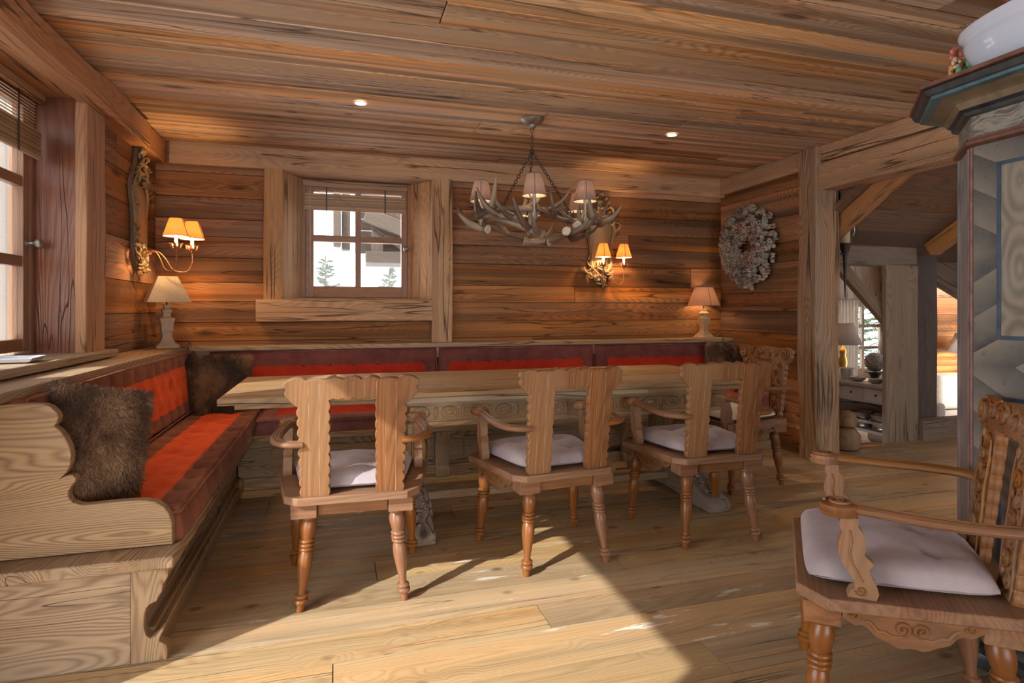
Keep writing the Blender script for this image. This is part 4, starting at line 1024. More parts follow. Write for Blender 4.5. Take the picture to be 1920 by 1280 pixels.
# ================================================================ CARVED SCONCES
W_gilt = wood('worn_gilt_wood', (.37, .25, .11), (.14, .085, .04), (.26, .21, .13), .6, .7, .5, .3, .55, knots=0)
W_giltd = wood('dark_carved_walnut', (.20, .13, .08), (.09, .055, .035), (.30, .22, .13), .5, .7, .5, .6, .5, knots=0)
def sconce(label, loc, rz, arms, shade_r, group, asym=1.0):
    """carved cartouche in local xz plane, facing -y; z from 0 to .88"""
    t = thing('wall_sconce', label, 'wall lamp', loc, rz, group)
    HW = [(0, .0), (.04, .045), (.10, .085), (.16, .105), (.22, .105), (.28, .098), (.36, .10), (.44, .118), (.52, .145), (.58, .155), (.63, .135), (.68, .10), (.73, .062), (.80, .045), (.86, .025), (.88, .0)]; HW = [(a, b * 1.15) for a, b in HW]
    def hw(z):
        for i in range(len(HW) - 1):
            if HW[i][0] <= z <= HW[i + 1][0]: f = (z - HW[i][0]) / (HW[i + 1][0] - HW[i][0]); return HW[i][1] + (HW[i + 1][1] - HW[i][1]) * f
        return 0
    pts = [(hw(z) * .95, z) for z in [i * .02 for i in range(1, 44)]]; pts = pts + [(-a, b) for a, b in pts[::-1]]
    MB().prism(pts, -.030, -.002, 'y', (0, 0, 1), tone=.3).build('backboard', W_giltd, t, bevel=.004)
    # smooth bulging panel
    mb = MB(); V = []; F = []; nz, nx = 22, 14
    for i in range(nz + 1):
        z = .14 + .46 * i / nz; w = max(.006, hw(z) * .72 * (1 - (2 * i / nz - 1) ** 6 * .55))
        for j in range(nx + 1): u = -1 + 2 * j / nx; V.append((u * w, -.030 - .034 * (1 - u * u) * (1 - (2 * i / nz - 1) ** 4), z))
    for i in range(nz):
        for j in range(nx): a = i * (nx + 1) + j; F.append((a, a + 1, a + nx + 2, a + nx + 1))
    mb.add(V, F, (0, 0, 1), tone=.7); mb.build('centre_panel', W_gilt, t, smooth=80)
    mb = MB()
    for s in (-1, 1):
        q = []
        for i in range(26):
            z = .12 + .50 * i / 25; q.append((s * max(.012, hw(z) * .82 * (1 - (2 * i / 25 - 1) ** 6 * .55)), -.040, z))
        mb.tube(q, .011, n=8); mb.tube([(x * 1.16, -.032, z) for x, y, z in q], .008, n=8)
    mb.build('moulded_frame', W_gilt, t, smooth=60)
    mb = MB(); r = random.Random(hash(label) % 1000 if False else int(loc[0] * 100) % 97)
    def leaf(x, z, ang, l, w, cu):
        pth = [Vector((x + math.cos(ang + cu * k / 6) * l * k / 6, -.034 - .022 * math.sin(PI * k / 7) - .008 * r.random(), z + math.sin(ang + cu * k / 6) * l * k / 6)) for k in range(7)]
        mb.tube(pth, [w * (.5 + .9 * math.sin(PI * (k + .6) / 7.2)) for k in range(7)], n=7, flat=.6)
    for i in range(64):
        f = i / 64; s = 1 if i % 2 else -1
        zone = r.random()
        if zone < .45: z = r.uniform(.58, .84); x = s * hw(z) * r.uniform(.1, 1.05)
        elif zone < .85: z = r.uniform(.02, .20); x = s * hw(z) * r.uniform(.05, 1.1)
        else: z = r.uniform(.2, .6); x = s * hw(z) * r.uniform(.98, 1.12)
        leaf(x, z, (PI / 2 if z > .4 else -PI / 2) + s * r.uniform(-.4, 1.4) * -1, r.uniform(.035, .07), r.uniform(.007, .012), r.uniform(-2.5, 2.5))
        if i % 3 == 0: mb.ico((x * .9, -.045, z), r.uniform(.008, .015), (1, .8, 1), 1, .2)
    for s in (-1, 1):
        for (x, z, rr, tt) in ((.05, .70, .030, 1.6), (.12, .60, .026, 1.5), (.06, .12, .030, 1.7), (.09, .18, .022, 1.4), (.03, .80, .022, 1.5), (.15, .52, .020, 1.4)):
            mb.tube([Vector((p.x, -.040, p.y)) for p in spiral((s * x, z), rr, tt, PI / 2 * s, s)], .0075, n=6)
    mb.build('carved_leafwork', W_giltd if asym < 0 else W_gilt, t, smooth=60)
    for (pts, top) in arms:
        a = MB().tube(bez(pts, 7), .0042, n=7).build('arm', M_rust, t, smooth=70)
        c = Vector(top); m = MB(); m.lathe([(.004, 0), (.010, .006), (.012, .014), (.006, .020), (.020, .030), (.024, .036), (.006, .038)], c, n=14)
        for k in range(8):
            an = 2 * PI * k / 8; q = [c + Vector((math.cos(an) * d, math.sin(an) * d, z)) for d, z in ((.008, .020), (.026, .022), (.036, .036), (.036, .052), (.044, .060))]
            m.tube(q, [.003, .009, .010, .008, .002], n=6, flat=.35)
        m.build('leaf_cup', M_rust, t, smooth=60)
        MB().lathe([(.011, .03), (.0115, .05), (.0105, .10), (.009, .103)], c, n=14).build('candle_sleeve', M_candle, t, smooth=40)
        shade_set(t, (c.x, c.y, c.z + .105), shade_r, shade_r * .5, .125, M_shade_y)
        MB().lathe([(.003, 0), (.010, .012), (.011, .022), (.001, .045)], (c.x, c.y, c.z + .103), n=12).build('light_bulb', M_bulb, t, smooth=60)
        lamp_light(t, (c.x, c.y, c.z + .150), 8.0, .02, (1, .56, .24))
    return t
G = 'carved wall sconces'
# on the back wall, local x = world x
sconce('carved rococo wall sconce with two amber shades on the back wall behind chandelier', (2.375, 5.118, 1.42), 0,
       [([(.0, -.05, .14), (-.02, -.12, .13), (-.04, -.14, .09), (-.035, -.15, .10), (-.035, -.16, .155)], (-.035, -.16, .155)),
        ([(.03, -.05, .13), (.07, -.10, .12), (.085, -.13, .05), (.125, -.15, .01), (.165, -.16, .05), (.172, -.16, .155)], (.172, -.16, .155))], .074, G, -1)
# on the left wall, local x = world -y ... facing +x
sconce('carved gilt rococo wall sconce with two amber shades on left wall above the cream lamp', (-1.328, 4.63, 1.45), R(90),
       [([(.02, -.05, .13), (.0, -.11, .155), (-.02, -.15, .12), (-.03, -.19, .03), (-.04, -.24, .02), (-.05, -.265, .08), (-.05, -.265, .15)], (-.05, -.265, .15)),
        ([(.03, -.05, .13), (.05, -.12, .155), (.06, -.17, .11), (.07, -.22, .03), (.08, -.30, .02), (.09, -.335, .08), (.09, -.335, .15)], (.09, -.335, .15))], .082, G, 1)

# ================================================================ TABLE LAMPS
def table_lamp(label, loc, rz, prof, sq, shade, on):
    t = thing('table_lamp', label, 'lamp', loc, rz, 'table lamps on the bench ledge')
    MB().lathe(prof, n=4 if sq == 1 else 32, rot0=R(45) if sq == 1 else 0, sq=0).build('lamp_base', W_lampbase, t, bevel=.003, smooth=35)
    (r0, r1, h, zb, s4, mat) = shade
    if s4:
        m = MB(); m.lathe([(r0, 0), (r1, h), (r1 - .002, h), (r0 - .002, 0), (r0, 0)], (0, 0, zb), n=4, rot0=R(45), caps=False); sh = m.build('lamp_shade', mat, t, smooth=20)
    else: sh = shade_set(t, (0, 0, zb), r0, r1, h, mat)
    MB().lathe([(.006, zb - .03), (.006, zb + h * .5)], n=8).build('lamp_stem', M_iron, t)
    MB().lathe([(.008, 0), (.022, .02), (.026, .045), (.016, .068), (.001, .075)], (0, 0, zb + h * .25), n=14).build('light_bulb', M_bulb if on else M_whitetrim, t, smooth=60)
    if on: lamp_light(t, (0, 0, zb + h * .45), on, .03)
    return t
sqp = lambda l: [(r * 1.32, z) for r, z in l]
table_lamp('cream square-shaded wooden table lamp in the left corner of the ledge', (-1.175, 4.80, .9225), R(22),
           [(r * 1.2, z) for r, z in sqp([(.066, 0), (.066, .016), (.058, .026), (.040, .045), (.028, .085), (.030, .115), (.036, .125), (.032, .14), (.038, .19), (.043, .205), (.040, .215), (.022, .225), (.020, .25), (.028, .262), (.030, .275), (.018, .285), (.016, .31)])], 1,
           (.195, .085, .185, .330, True, M_shade_c), 0)
table_lamp('lit pink shaded wooden table lamp at the right end of the ledge', (3.44, 5.015, .9225), R(8),
           sqp([(.080, 0), (.080, .014), (.066, .022), (.060, .034), (.036, .060), (.030, .085), (.030, .10), (.034, .11), (.042, .16), (.046, .195), (.030, .205), (.028, .22), (.040, .23), (.038, .245), (.024, .258), (.022, .285)]), 1,
           (.155, .085, .18, .315, False, lampshade('pink_linen_shade', (.62, .36, .27), .5)), 9.0)
# flexes
m = MB(); m.tube(bez([(-1.09, 4.86, .925), (-1.06, 4.90, .935), (-1.05, 4.92, .955), (-1.04, 4.92, .930), (-1.045, 4.918, .90)], 6), .0022, n=6)
tag(m.build('power_cord', M_iron, smooth=60), 'thin black lamp cord looped over the ledge corner beside cream lamp', 'cord', 'lamp cords')
m = MB(); m.tube(bez([(3.53, 5.0, .926), (3.56, 4.96, .94), (3.575, 4.93, .965), (3.585, 4.918, .93), (3.58, 4.916, .89)], 6), .0022, n=6); m.tube(bez([(3.55, 5.0, .926), (3.60, 4.98, .95), (3.64, 5.02, .94)], 6), .0022, n=6)
tag(m.build('power_cord', M_iron, smooth=60), 'thin black lamp cord on the ledge beside the lit pink lamp', 'cord', 'lamp cords')

# ================================================================ WREATH
wt = thing('dried_flower_wreath', 'round grey-green dried flower wreath with dark red berries on right wall', 'wreath', (3.685, 4.625, 1.79))
M_petal = plain('dried_hydrangea', (.47, .41, .34), .85, 0, .45, 18, .004); M_petalg = plain('dried_sage_flower', (.33, .36, .32), .85, 0, .4, 22, .004); M_berry = plain('dried_red_berries', (.26, .075, .05), .5, 0, .4, 30)
r = random.Random(5)
MB().tube([(-.045, .225 * math.cos(a), .225 * math.sin(a)) for a in [2 * PI * k / 40 for k in range(41)]], .055, n=10).build('straw_ring', W_darkpost, wt)
A = MB(); B = MB(); Cc = MB()
for k in range(620):
    a = r.uniform(0, 2 * PI); q = r.uniform(0, 2 * PI); rt = .135 * r.uniform(.75, 1.08) * (1 + .1 * math.sin(3 * a)); out = math.cos(q); up = abs(math.sin(q)) ** .7
    rad = .232 + out * rt; xx = -.02 - up * .085
    c = Vector((xx, rad * math.cos(a), rad * 1.0 * math.sin(a)))
    M = A if r.random() < .62 else B
    for j in range(7):
        d = Vector((-abs(r.gauss(0, .5)) - .2, r.gauss(0, 1), r.gauss(0, 1))).normalized()
        qd = d.to_track_quat('Z', 'Y').to_matrix().to_4x4()
        M.ico(c + d * .018, .019, (1.0, .75, .22), 1, .25, M=qd @ Matrix.Rotation(r.uniform(0, 3), 4, 'X'))
    if k % 3 == 0:
        for j in range(4): Cc.ico(c + Vector((-.022, r.uniform(-.02, .02), r.uniform(-.02, .02))), .0065, (1, 1, 1), 1)
o = A.build('beige_petals', M_petal, wt, smooth=None); o['kind'] = 'stuff'
o = B.build('sage_petals', M_petalg, wt, smooth=None); o['kind'] = 'stuff'
o = Cc.build('berries', M_berry, wt, smooth=60); o['kind'] = 'stuff'

# ================================================================ PAINTED CABINET
def cabinet_mat():
    m, nt, b = newmat('painted_grisaille_wood'); n = N(nt)
    tc = n.node('ShaderNodeTexCoord').outputs['Object']; s = n.node('ShaderNodeSeparateXYZ'); n.put(s.inputs[0], tc); y, z = s.outputs[1], s.outputs[2]
    # chevrons meeting at z = 1.39 (and again every 1.1 m)
    d = n.math('PINGPONG', n.math('SUBTRACT', z, 1.385), .365)
    q = n.math('DIVIDE', n.math('ADD', d, n.math('MULTIPLY', n.math('SUBTRACT', 1.45, y), .62)), .115)
    fr = n.math('FRACT', n.math('ADD', q, .1)); saw = n.maprange(fr, .05, 1.0, 1, 0)
    nz = n.noise(n.vec('MULTIPLY', tc, (9, 9, 9)), 1, 4, .65)
    c = n.mix(n.math('MULTIPLY', n.math('POWER', fr, .9), .95), (.22, .19, .15), (.022, .027, .034))
    c = n.mix(n.maprange(nz, .35, .7, 0, .55), c, (.17, .16, .14))
    c = n.mix(n.maprange(n.noise(tc, 45, 3, .7), .62, .72, 0, .8), c, (.10, .07, .05))
    n.put(b.inputs['Base Color'], c); b.inputs['Roughness'].default_value = .45; n.put(b.inputs['Normal'], n.bump(nz, .003)); return m
def burl_mat():
    m, nt, b = newmat('painted_burl_panel'); n = N(nt)
    tc = n.node('ShaderNodeTexCoord').outputs['Object']; s = n.node('ShaderNodeSeparateXYZ'); n.put(s.inputs[0], tc)
    def ring(yc, zc):
        a = n.math('MULTIPLY', n.math('SUBTRACT', s.outputs[1], yc), 2.4); q = n.math('SUBTRACT', s.outputs[2], zc)
        return n.math('SQRT', n.math('ADD', n.math('MULTIPLY', a, a), n.math('MULTIPLY', q, q)))
    d = n.math('MINIMUM', ring(1.30, 1.60), ring(1.30, 1.33)); d = n.math('MINIMUM', d, ring(1.30, 1.02))
    d = n.math('ADD', d, n.math('MULTIPLY', n.noise(tc, 6, 3, .5), .10))
    w = n.math('ADD', n.math('MULTIPLY', n.math('SINE', n.math('MULTIPLY', d, 110)), .5), .5)
    c = n.mix(n.math('MULTIPLY', w, .55), (.25, .21, .16), (.06, .052, .045)); c = n.mix(n.maprange(n.noise(tc, 5, 4, .6), .4, .7, 0, .5), c, (.30, .27, .22))
    n.put(b.inputs['Base Color'], c); b.inputs['Roughness'].default_value = .42; return m
def streak_mat():
    m, nt, b = newmat('painted_streaky_frieze'); n = N(nt)
    tc = n.node('ShaderNodeTexCoord').outputs['Object']
    v = n.noise(n.vec('MULTIPLY', tc, (9, 7, 16)), 1, 3, .55, 1.2)
    w = n.math('ADD', n.math('MULTIPLY', n.math('SINE', n.math('MULTIPLY', v, 38)), .5), .5)
    n.put(b.inputs['Base Color'], n.mix(n.math('MULTIPLY', w, .8), (.28, .26, .21), (.055, .055, .055))); b.inputs['Roughness'].default_value = .45; return m
M_cab, M_burl, M_streak = cabinet_mat(), burl_mat(), streak_mat()
M_cdark = plain('dark_blue_black_paint', (.045, .048, .052), .4, 0, .5, 25, .001); M_cblue = plain('slate_blue_paint', (.035, .06, .095), .45, 0, .45, 20)
M_cred = plain('rust_red_paint', (.15, .062, .042), .5, 0, .4, 25); M_cteal = plain('teal_paint', (.065, .135, .16), .45, 0, .45, 20); M_cochre = plain('olive_ochre_paint', (.17, .12, .07), .5, 0, .35, 15)
M_marb = wood('marbled_corner_strip', (.30, .28, .26), (.05, .08, .11), (.30, .12, .06), .5, 1.2, .9, .1, .45, knots=0)
cab = thing('painted_cabinet', 'tall grey painted cabinet with chevron borders and heavy cornice at right edge', 'cabinet', (0, 0, 0))
XF, YC, ch = 2.015, 1.445, .15
def octo(d, y0=.50):    # outline of the body offset by d
    k = d * .414
    return [(XF - d, y0 + k), (XF - d, YC + k), (XF + ch - k, YC + ch + d), (2.62 + d, YC + ch + d), (2.62 + d, y0 - ch - d), (XF + ch - k, y0 - ch - d)]
def oct_mb(d, z0, z1, tone=.5): return MB().prism(octo(d), z0, z1, 'z', (0, 0, 1), tone=tone)
oct_mb(0, .16, 1.75).build('body', M_cab, cab)
oct_mb(.004, 1.765, 1.85).build('frieze', M_streak, cab)
def moulding(name, prof, mat, par=cab):
    mb = MB(); n = 6; V = []
    for d, z in prof: V += [(x, y, z) for x, y in octo(d)]
    F = []
    for i in range(len(prof) - 1):
        for k in range(n): F.append((i * n + k, i * n + (k + 1) % n, (i + 1) * n + (k + 1) % n, (i + 1) * n + k))
    F.append(list(range(n))[::-1]); F.append([(len(prof) - 1) * n + k for k in range(n)])
    mb.add(V, F, (0, 0, 1)); return mb.build(name, mat, par, smooth=25)
moulding('frieze_moulding', [(0, 1.735), (.018, 1.742), (.020, 1.752), (.010, 1.757), (.012, 1.766), (.003, 1.768)], M_cred)
moulding('cornice', [(.004, 1.835), (.020, 1.838), (.026, 1.848), (.020, 1.854), (.036, 1.858), (.040, 1.868)], M_cdark)
moulding('cornice_cove', [(.036, 1.858), (.046, 1.878), (.066, 1.892), (.098, 1.899)], M_cochre)
moulding('cornice_fillet', [(.094, 1.897), (.114, 1.899), (.117, 1.908), (.110, 1.909)], M_cteal)
moulding('cornice_crown', [(.110, 1.907), (.130, 1.910), (.140, 1.926), (.130, 1.932)], M_cdark)
moulding('cornice_edge', [(.128, 1.931), (.146, 1.933), (.147, 1.945), (.10, 1.948)], M_cred)
# chamfer strip
mb = MB(); a = Vector((XF, YC, 0)); d = Vector((1, 1, 0)).normalized(); nn = Vector((-1, 1, 0)).normalized(); L = ch * 1.414
for (s0, s1, t_) in ((.012, .030, .010), (L - .03, L - .012, .010)):
    p0 = a + d * s0; p1 = a + d * s1
    mb.prism([(p0.x, p0.y), (p1.x, p1.y), (p1.x + nn.x * t_, p1.y + nn.y * t_), (p0.x + nn.x * t_, p0.y + nn.y * t_)], .17, 1.733, 'z', (0, 0, 1))
p0 = a + d * .03; p1 = a + d * (L - .03)
mb.prism([(p0.x, p0.y), (p1.x, p1.y), (p1.x + nn.x * .004, p1.y + nn.y * .004), (p0.x + nn.x * .004, p0.y + nn.y * .004)], .17, 1.733, 'z', (0, 0, 1))
mb.build('corner_pilaster', M_marb, cab)
MB().tube([(XF - .001, YC + .001, .17), (XF - .001, YC + .001, 1.733)], .006, n=8).build('corner_bead', M_cred, cab)
for (z0, z1, nm) in ((1.105, 1.668, 'upper'), (.30, .925, 'lower')):
    ya, yb = .50, 1.365; mb = MB(); w = .012
    for lo, hi in (((ya, z0), (yb, z0 + w)), ((ya, z1 - w), (yb, z1)), ((ya, z0 + w), (ya + w, z1 - w)), ((yb - w, z0 + w), (yb, z1 - w))): mb.box((XF - .007, lo[0], lo[1]), (XF - .0005, hi[0], hi[1]))
    fo = mb.build('panel_line', M_cblue, cab, bevel=.001)
    MB().box((XF - .004, ya + w, z0 + w), (XF - .0005, yb - w, z1 - w)).build('door_panel', M_burl, cab)
moulding('base_moulding', [(0, .21), (.012, .205), (.020, .185), (.045, .165), (.050, .145), (.040, .135), (.055, .125), (.055, .108), (.0, .105)][::-1], M_cdark)
for (x, y) in ((2.115, 1.455), (2.50, 1.455), (2.115, .42), (2.50, .42)):
    MB().lathe([(.03, .0005), (.060, .004), (.084, .025), (.092, .052), (.086, .080), (.066, .100), (.05, .107)], (x, y, 0), n=32).build('bun_foot', M_cdark, cab, smooth=60)

# planter on top
M_porc = plain('white_porcelain', (.66, .73, .84), .08, 0, 0, spec=.6)
bw = thing('porcelain_planter', 'white glazed oval porcelain planter with flower handle on top of painted cabinet', 'planter', (2.115, 1.215, 1.9495))
mb = MB(); prof = [(.55, 0), (.62, .006), (.66, .02), (.78, .05), (.90, .10), (.955, .145), (.965, .165), (.94, .172), (.955, .182), (1.0, .196), (1.015, .208), (1.01, .218), (.985, .220), (.955, .205), (.90, .16), (.80, .08), (.60, .03), (.0, .028)]
V = []; n = 64
for r_, z in prof:
    for k in range(n): a = 2 * PI * k / n; V.append((.165 * r_ * math.cos(a), .325 * r_ * math.sin(a), z * .84))
F = [(i * n + k, i * n + (k + 1) % n, (i + 1) * n + (k + 1) % n, (i + 1) * n + k) for i in range(len(prof) - 1) for k in range(n)]; F.append(list(range(n))[::-1])
mb.add(V, F); mb.build('bowl', M_porc, bw, smooth=60)
M_fp = plain('pink_glaze', (.75, .22, .16), .15); M_fo = plain('orange_glaze', (.78, .38, .14), .15); M_fg = plain('green_glaze', (.16, .48, .20), .15); M_fw = plain('cream_glaze', (.80, .66, .48), .15)
r = random.Random(3)
def flower(c, rr, mat):
    m = MB()
    for k in range(11):
        a = k * 2.4; q = rr * (.25 + .07 * k); m.ico(Vector(c) + Vector((q * math.cos(a) * .7, .004 * (11 - k) * .4, q * math.sin(a))), rr * .42, (1, .45, .8), 1, .1)
    m.build('flower', mat, bw, smooth=70)
for (c, rr, mt) in (((-.045, .315, .13), .026, M_fp), ((-.02, .31, .09), .024, M_fo), ((-.055, .31, .07), .026, M_fo), ((-.03, .315, .045), .024, M_fp), ((-.06, .305, .035), .018, M_fp), ((.0, .31, .15), .018, M_fw), ((-.015, .305, .03), .020, M_fw), ((-.065, .30, .10), .016, M_fw)): flower(c, rr * 1.45, mt)
m = MB()
for (c, rr) in (((-.01, .30, .165), .026), ((-.005, .305, .115), .024), ((-.07, .295, .055), .018), ((-.02, .31, .065), .020), ((.01, .305, .05), .02)): m.ico(c, rr * 1.25, (.7, .35, 1.25), 2, .03)
m.build('leaves', M_fg, bw, smooth=70)

# ---------------------------------------------------------------- dish on the left sill
ds = thing('photo_dish', 'small square white dish with a printed picture on the left window sill', 'dish', (-1.36, 3.10, .9685), R(8))
mb = MB(); V = [];
for (w_, z) in ((.060, 0), (.085, .006), (.098, .022), (.096, .024), (.080, .010), (.060, .006)):
    for (sx, sy) in ((-1, -1), (1, -1), (1, 1), (-1, 1)): V.append((sx * w_, sy * w_ * 1.05, z))
F = [(i * 4 + k, i * 4 + (k + 1) % 4, (i + 1) * 4 + (k + 1) % 4, (i + 1) * 4 + k) for i in range(5) for k in range(4)] + [(3, 2, 1, 0), (20, 21, 22, 23)]
mb.add(V, F); mb.build('dish_body', M_porc, ds, bevel=.002)
m, nt, b = newmat('printed_picture'); n = N(nt); tc = n.node('ShaderNodeTexCoord').outputs['Object']; n.put(b.inputs['Base Color'], n.ramp(n.noise(tc, 22, 3, .7), [(.35, (.12, .16, .25)), (.48, (.55, .20, .10)), (.56, (.75, .70, .62)), (.7, (.18, .10, .07))])); b.inputs['Roughness'].default_value = .2
MB().box((-.055, -.058, .0063), (.055, .058, .0068)).build('printed_centre', m, ds)

# ================================================================ THROUGH THE OPENING
M_clear = glass_mat('clear_lantern_glass', (.93, .94, .92), .25)
ln = thing('hurricane_wall_lantern', 'glass hurricane lantern with pillar candle on dark iron bracket beyond the post', 'wall lamp', (4.05, 3.93, 1.63))
MB().lathe([(.003, -.33), (.010, -.18), (.016, .0), (.030, .06), (.038, .075), (.040, .10), (.050, .11), (.050, .118), (.001, .119)], n=24).build('iron_bracket', M_iron, ln, smooth=50)
MB().tube([(0, 0, .03), (-.06, .01, .03), (-.115, .02, .03)], .008, n=8).build('wall_arm', M_iron, ln, smooth=60)
MB().lathe([(.045, .12), (.075, .15), (.094, .20), (.096, .235), (.080, .29), (.072, .33), (.080, .37), (.100, .39)], n=32, caps=False).build('glass_chimney', M_clear, ln, smooth=70)
MB().lathe([(.036, .12), (.038, .125), (.038, .25), (.030, .262), (.001, .258)], n=24).build('candle', plain('ivory_wax', (.80, .66, .42), .4, sss=.3), ln, smooth=50)
# stacked carved logs
M_bark = wood('dark_log_carving', (.34, .21, .12), (.10, .055, .03), (.4, .3, .2), .5, .8, .8, .2, .55)
lg = thing('log_sculpture', 'stack of two rounded carved logs on the floor behind the post', 'sculpture', (4.20, 4.06, .001))
MB().lathe([(.06, 0), (.095, .01), (.112, .06), (.105, .13), (.07, .18), (.05, .19)], n=24).build('lower_log', M_bark, lg, smooth=50)
MB().lathe([(.05, .19), (.075, .205), (.080, .25), (.070, .30), (.03, .33), (.001, .335)], n=24).build('upper_log', M_bark, lg, smooth=50)
# console table (runs along y)
cz = -.4
cs = thing('console_table', 'whitewashed console table with drawers seen through the opening', 'console table', (0, 0, 0))
xa, xb, ya, yb = 5.50, 5.95, 4.75, 6.05
MB().box((xa - .02, ya - .02, .365), (xb, yb + .02, .40)).build('tabletop', W_white, cs, bevel=.004)
mb = MB(); mb.box((xa + .012, ya, .19), (xb - .01, yb, .364)); mb.build('drawer_case', W_white, cs, bevel=.003)
for i in range(4):
    y0 = ya + .04 + i * .315; o = MB().box((xa, y0, .215), (xa + .011, y0 + .28, .345), (0, 1, 0)).build('drawer', W_white, cs, bevel=.003)
    m = MB(); m.lathe([(.006, 0), (.006, .012), (.013, .018), (.001, .026)], n=10); q = m.build('drawer_knob', M_iron, o); q.location = (xa, y0 + .14, .285); q.rotation_euler = (0, -R(90), 0)
for (x, y) in ((xa + .03, ya + .03), (xb - .04, ya + .03), (xa + .03, yb - .03), (xb - .04, yb - .03)):
    MB().box((x - .025, y - .025, cz), (x + .025, y + .025, .19), (0, 0, 1)).build('leg', W_white, cs, bevel=.003)
mb = MB(); mb.box((xa, ya, -.13), (xb, yb, -.10)); mb.build('lower_shelf', W_white, cs, bevel=.003)
mb = MB(); mb.box((xa - .006, ya, -.03), (xa + .014, yb, .0)); mb.build('rail', W_white, cs, bevel=.003)
MB().box((xa + .25, ya + .02, -.10), (xa + .262, yb - .02, .188), (0, 1, 0)).build('back_panel', W_grey, cs)
# things on it
M_silver = plain('tarnished_silver', (.55, .50, .44), .3, .9, .3, 50, .001); M_wick = plain('silver_wicker', (.42, .36, .29), .5, .2, .4, 50)
M_gold = plain('gilt_metal', (.62, .38, .12), .35, .9, .2, 30); M_greysh = lampshade('grey_silk_shade', (.20, .18, .18), .2)
for (y, lab) in ((4.98, 'ribbed metal bucket on lower shelf of console, nearer the grey post'), (5.22, 'ribbed metal bucket on lower shelf of console, further from the post')):
    t = thing('metal_bucket', lab, 'bucket', (xa + .125, y, -.0995), 0, 'buckets on the console shelf')
    MB().lathe([(.085, 0), (.088, .004), (.092, .03), (.089, .035), (.097, .07), (.094, .075), (.102, .11), (.099, .115), (.108, .16), (.112, .165), (.104, .165), (.085, .01), (.0, .008)], n=28).build('pail', M_silver, t, smooth=40)
    MB().tube([(.0, -.108, .12), (-.03, -.118, .10), (-.03, -.118, .07), (0, -.104, .06)], .005, n=6).build('handle', M_silver, t)
def wicker_ball(loc, rr, lab, name='wicker_ball', cat='ornament'):
    t = MB(); r = random.Random(int(rr * 1000))
    for k in range(34):
        ax = Vector((r.gauss(0, 1), r.gauss(0, 1), r.gauss(0, 1))).normalized(); u = ax.orthogonal().normalized(); w = ax.cross(u)
        t.tube([(u * math.cos(a) + w * math.sin(a)) * rr for a in [2 * PI * q / 16 for q in range(17)]], .006, n=4)
    t.ico((0, 0, 0), rr * .93, sub=2)
    o = t.build(name, M_wick, smooth=60); o.location = loc; return tag(o, lab, cat)
wicker_ball((xa + .2, 5.13, .40 + .22), .10, 'silver woven ball on a stand on the console table')
t = thing('bowl_stand', 'low dark openwork stand under the silver woven ball', 'stand', (xa + .2, 5.13, .4005))
MB().lathe([(.07, 0), (.05, .02), (.04, .05), (.06, .09), (.10, .108), (.104, .112)], n=24).build('foot', M_iron, t, smooth=50)
MB().tube([(.10 * math.cos(a), .10 * math.sin(a), .112) for a in [2 * PI * q / 24 for q in range(25)]], .005, n=6).build('rim', M_iron, t)
def dish_(name, lab, loc, prof, mat, cat='bowl'):
    o = MB().lathe(prof, n=28).build(name, mat, smooth=50); o.location = loc; return tag(o, lab, cat)
dish_('silver_bowl', 'low hammered silver bowl in front of the woven ball', (xa + .08, 5.01, .4005), [(.035, 0), (.06, .02), (.075, .05), (.07, .052), (.055, .02), (.0, .01)], M_wick)
dish_('silver_bowl', 'small hammered silver bowl left of the woven ball', (xa + .08, 5.24, .4005), [(.04, 0), (.07, .02), (.085, .05), (.08, .052), (.06, .02), (.0, .01)], M_wick)
dish_('ribbed_glass_jar', 'ribbed pale glass jar on the console below the grey lamp', (xa + .12, 5.42, .4005), [(.075, 0), (.08, .01), (.08, .12), (.085, .13), (.075, .13), (.07, .012), (0, .01)], plain('smoked_glass', (.5, .48, .44), .15, .3, .2, 40), 'jar')
t = thing('round_box', 'round grey woven box with dark blue lid on the console', 'box', (xa + .10, 4.83, .4005))
MB().lathe([(.085, 0), (.088, .01), (.088, .09), (.0, .09)], n=28).build('box_body', M_wick, t, smooth=40); MB().lathe([(.092, .09), (.092, .104), (.0, .106)], n=28).build('lid', M_cblue, t, smooth=40)
vs = thing('glass_vase', 'square clear vase of white twigs on the console by the grey post', 'vase', (xa + .30, 4.90, .4005))
mb = MB(); mb.box((-.065, -.065, 0), (.065, .065, .27)); mb.build('vase_body', plain('frosted_glass', (.62, .63, .62), .15, 0, .15, 12), vs, bevel=.004)
m = MB(); r = random.Random(8)
for k in range(46):
    a = r.uniform(0, 6.28); q = r.uniform(.2, 1); m.tube([(.03 * math.cos(a), .03 * math.sin(a), .26), (.08 * q * math.cos(a), .08 * q * math.sin(a), .42), (.13 * q * math.cos(a + .4), .13 * q * math.sin(a + .4), .54 + .04 * r.random())], .0022, n=4)
o = m.build('white_twigs', plain('white_twig', (.72, .70, .66), .6), vs); o['kind'] = 'stuff'
lp = thing('figurine_lamp', 'grey-shaded lamp with gilt figure base on the console', 'lamp', (xa + .22, 5.58, .4005))
MB().lathe([(.07, 0), (.06, .03), (.03, .05), (.035, .10), (.05, .17), (.045, .22), (.03, .26), (.040, .30), (.032, .34), (.012, .36), (.01, .42)], n=20).build('gilt_base', M_gold, lp, smooth=60)
shade_set(lp, (0, 0, .39), .20, .11, .25, M_greysh, seam=False); lamp_light(lp, (0, 0, .50), 3, .03)
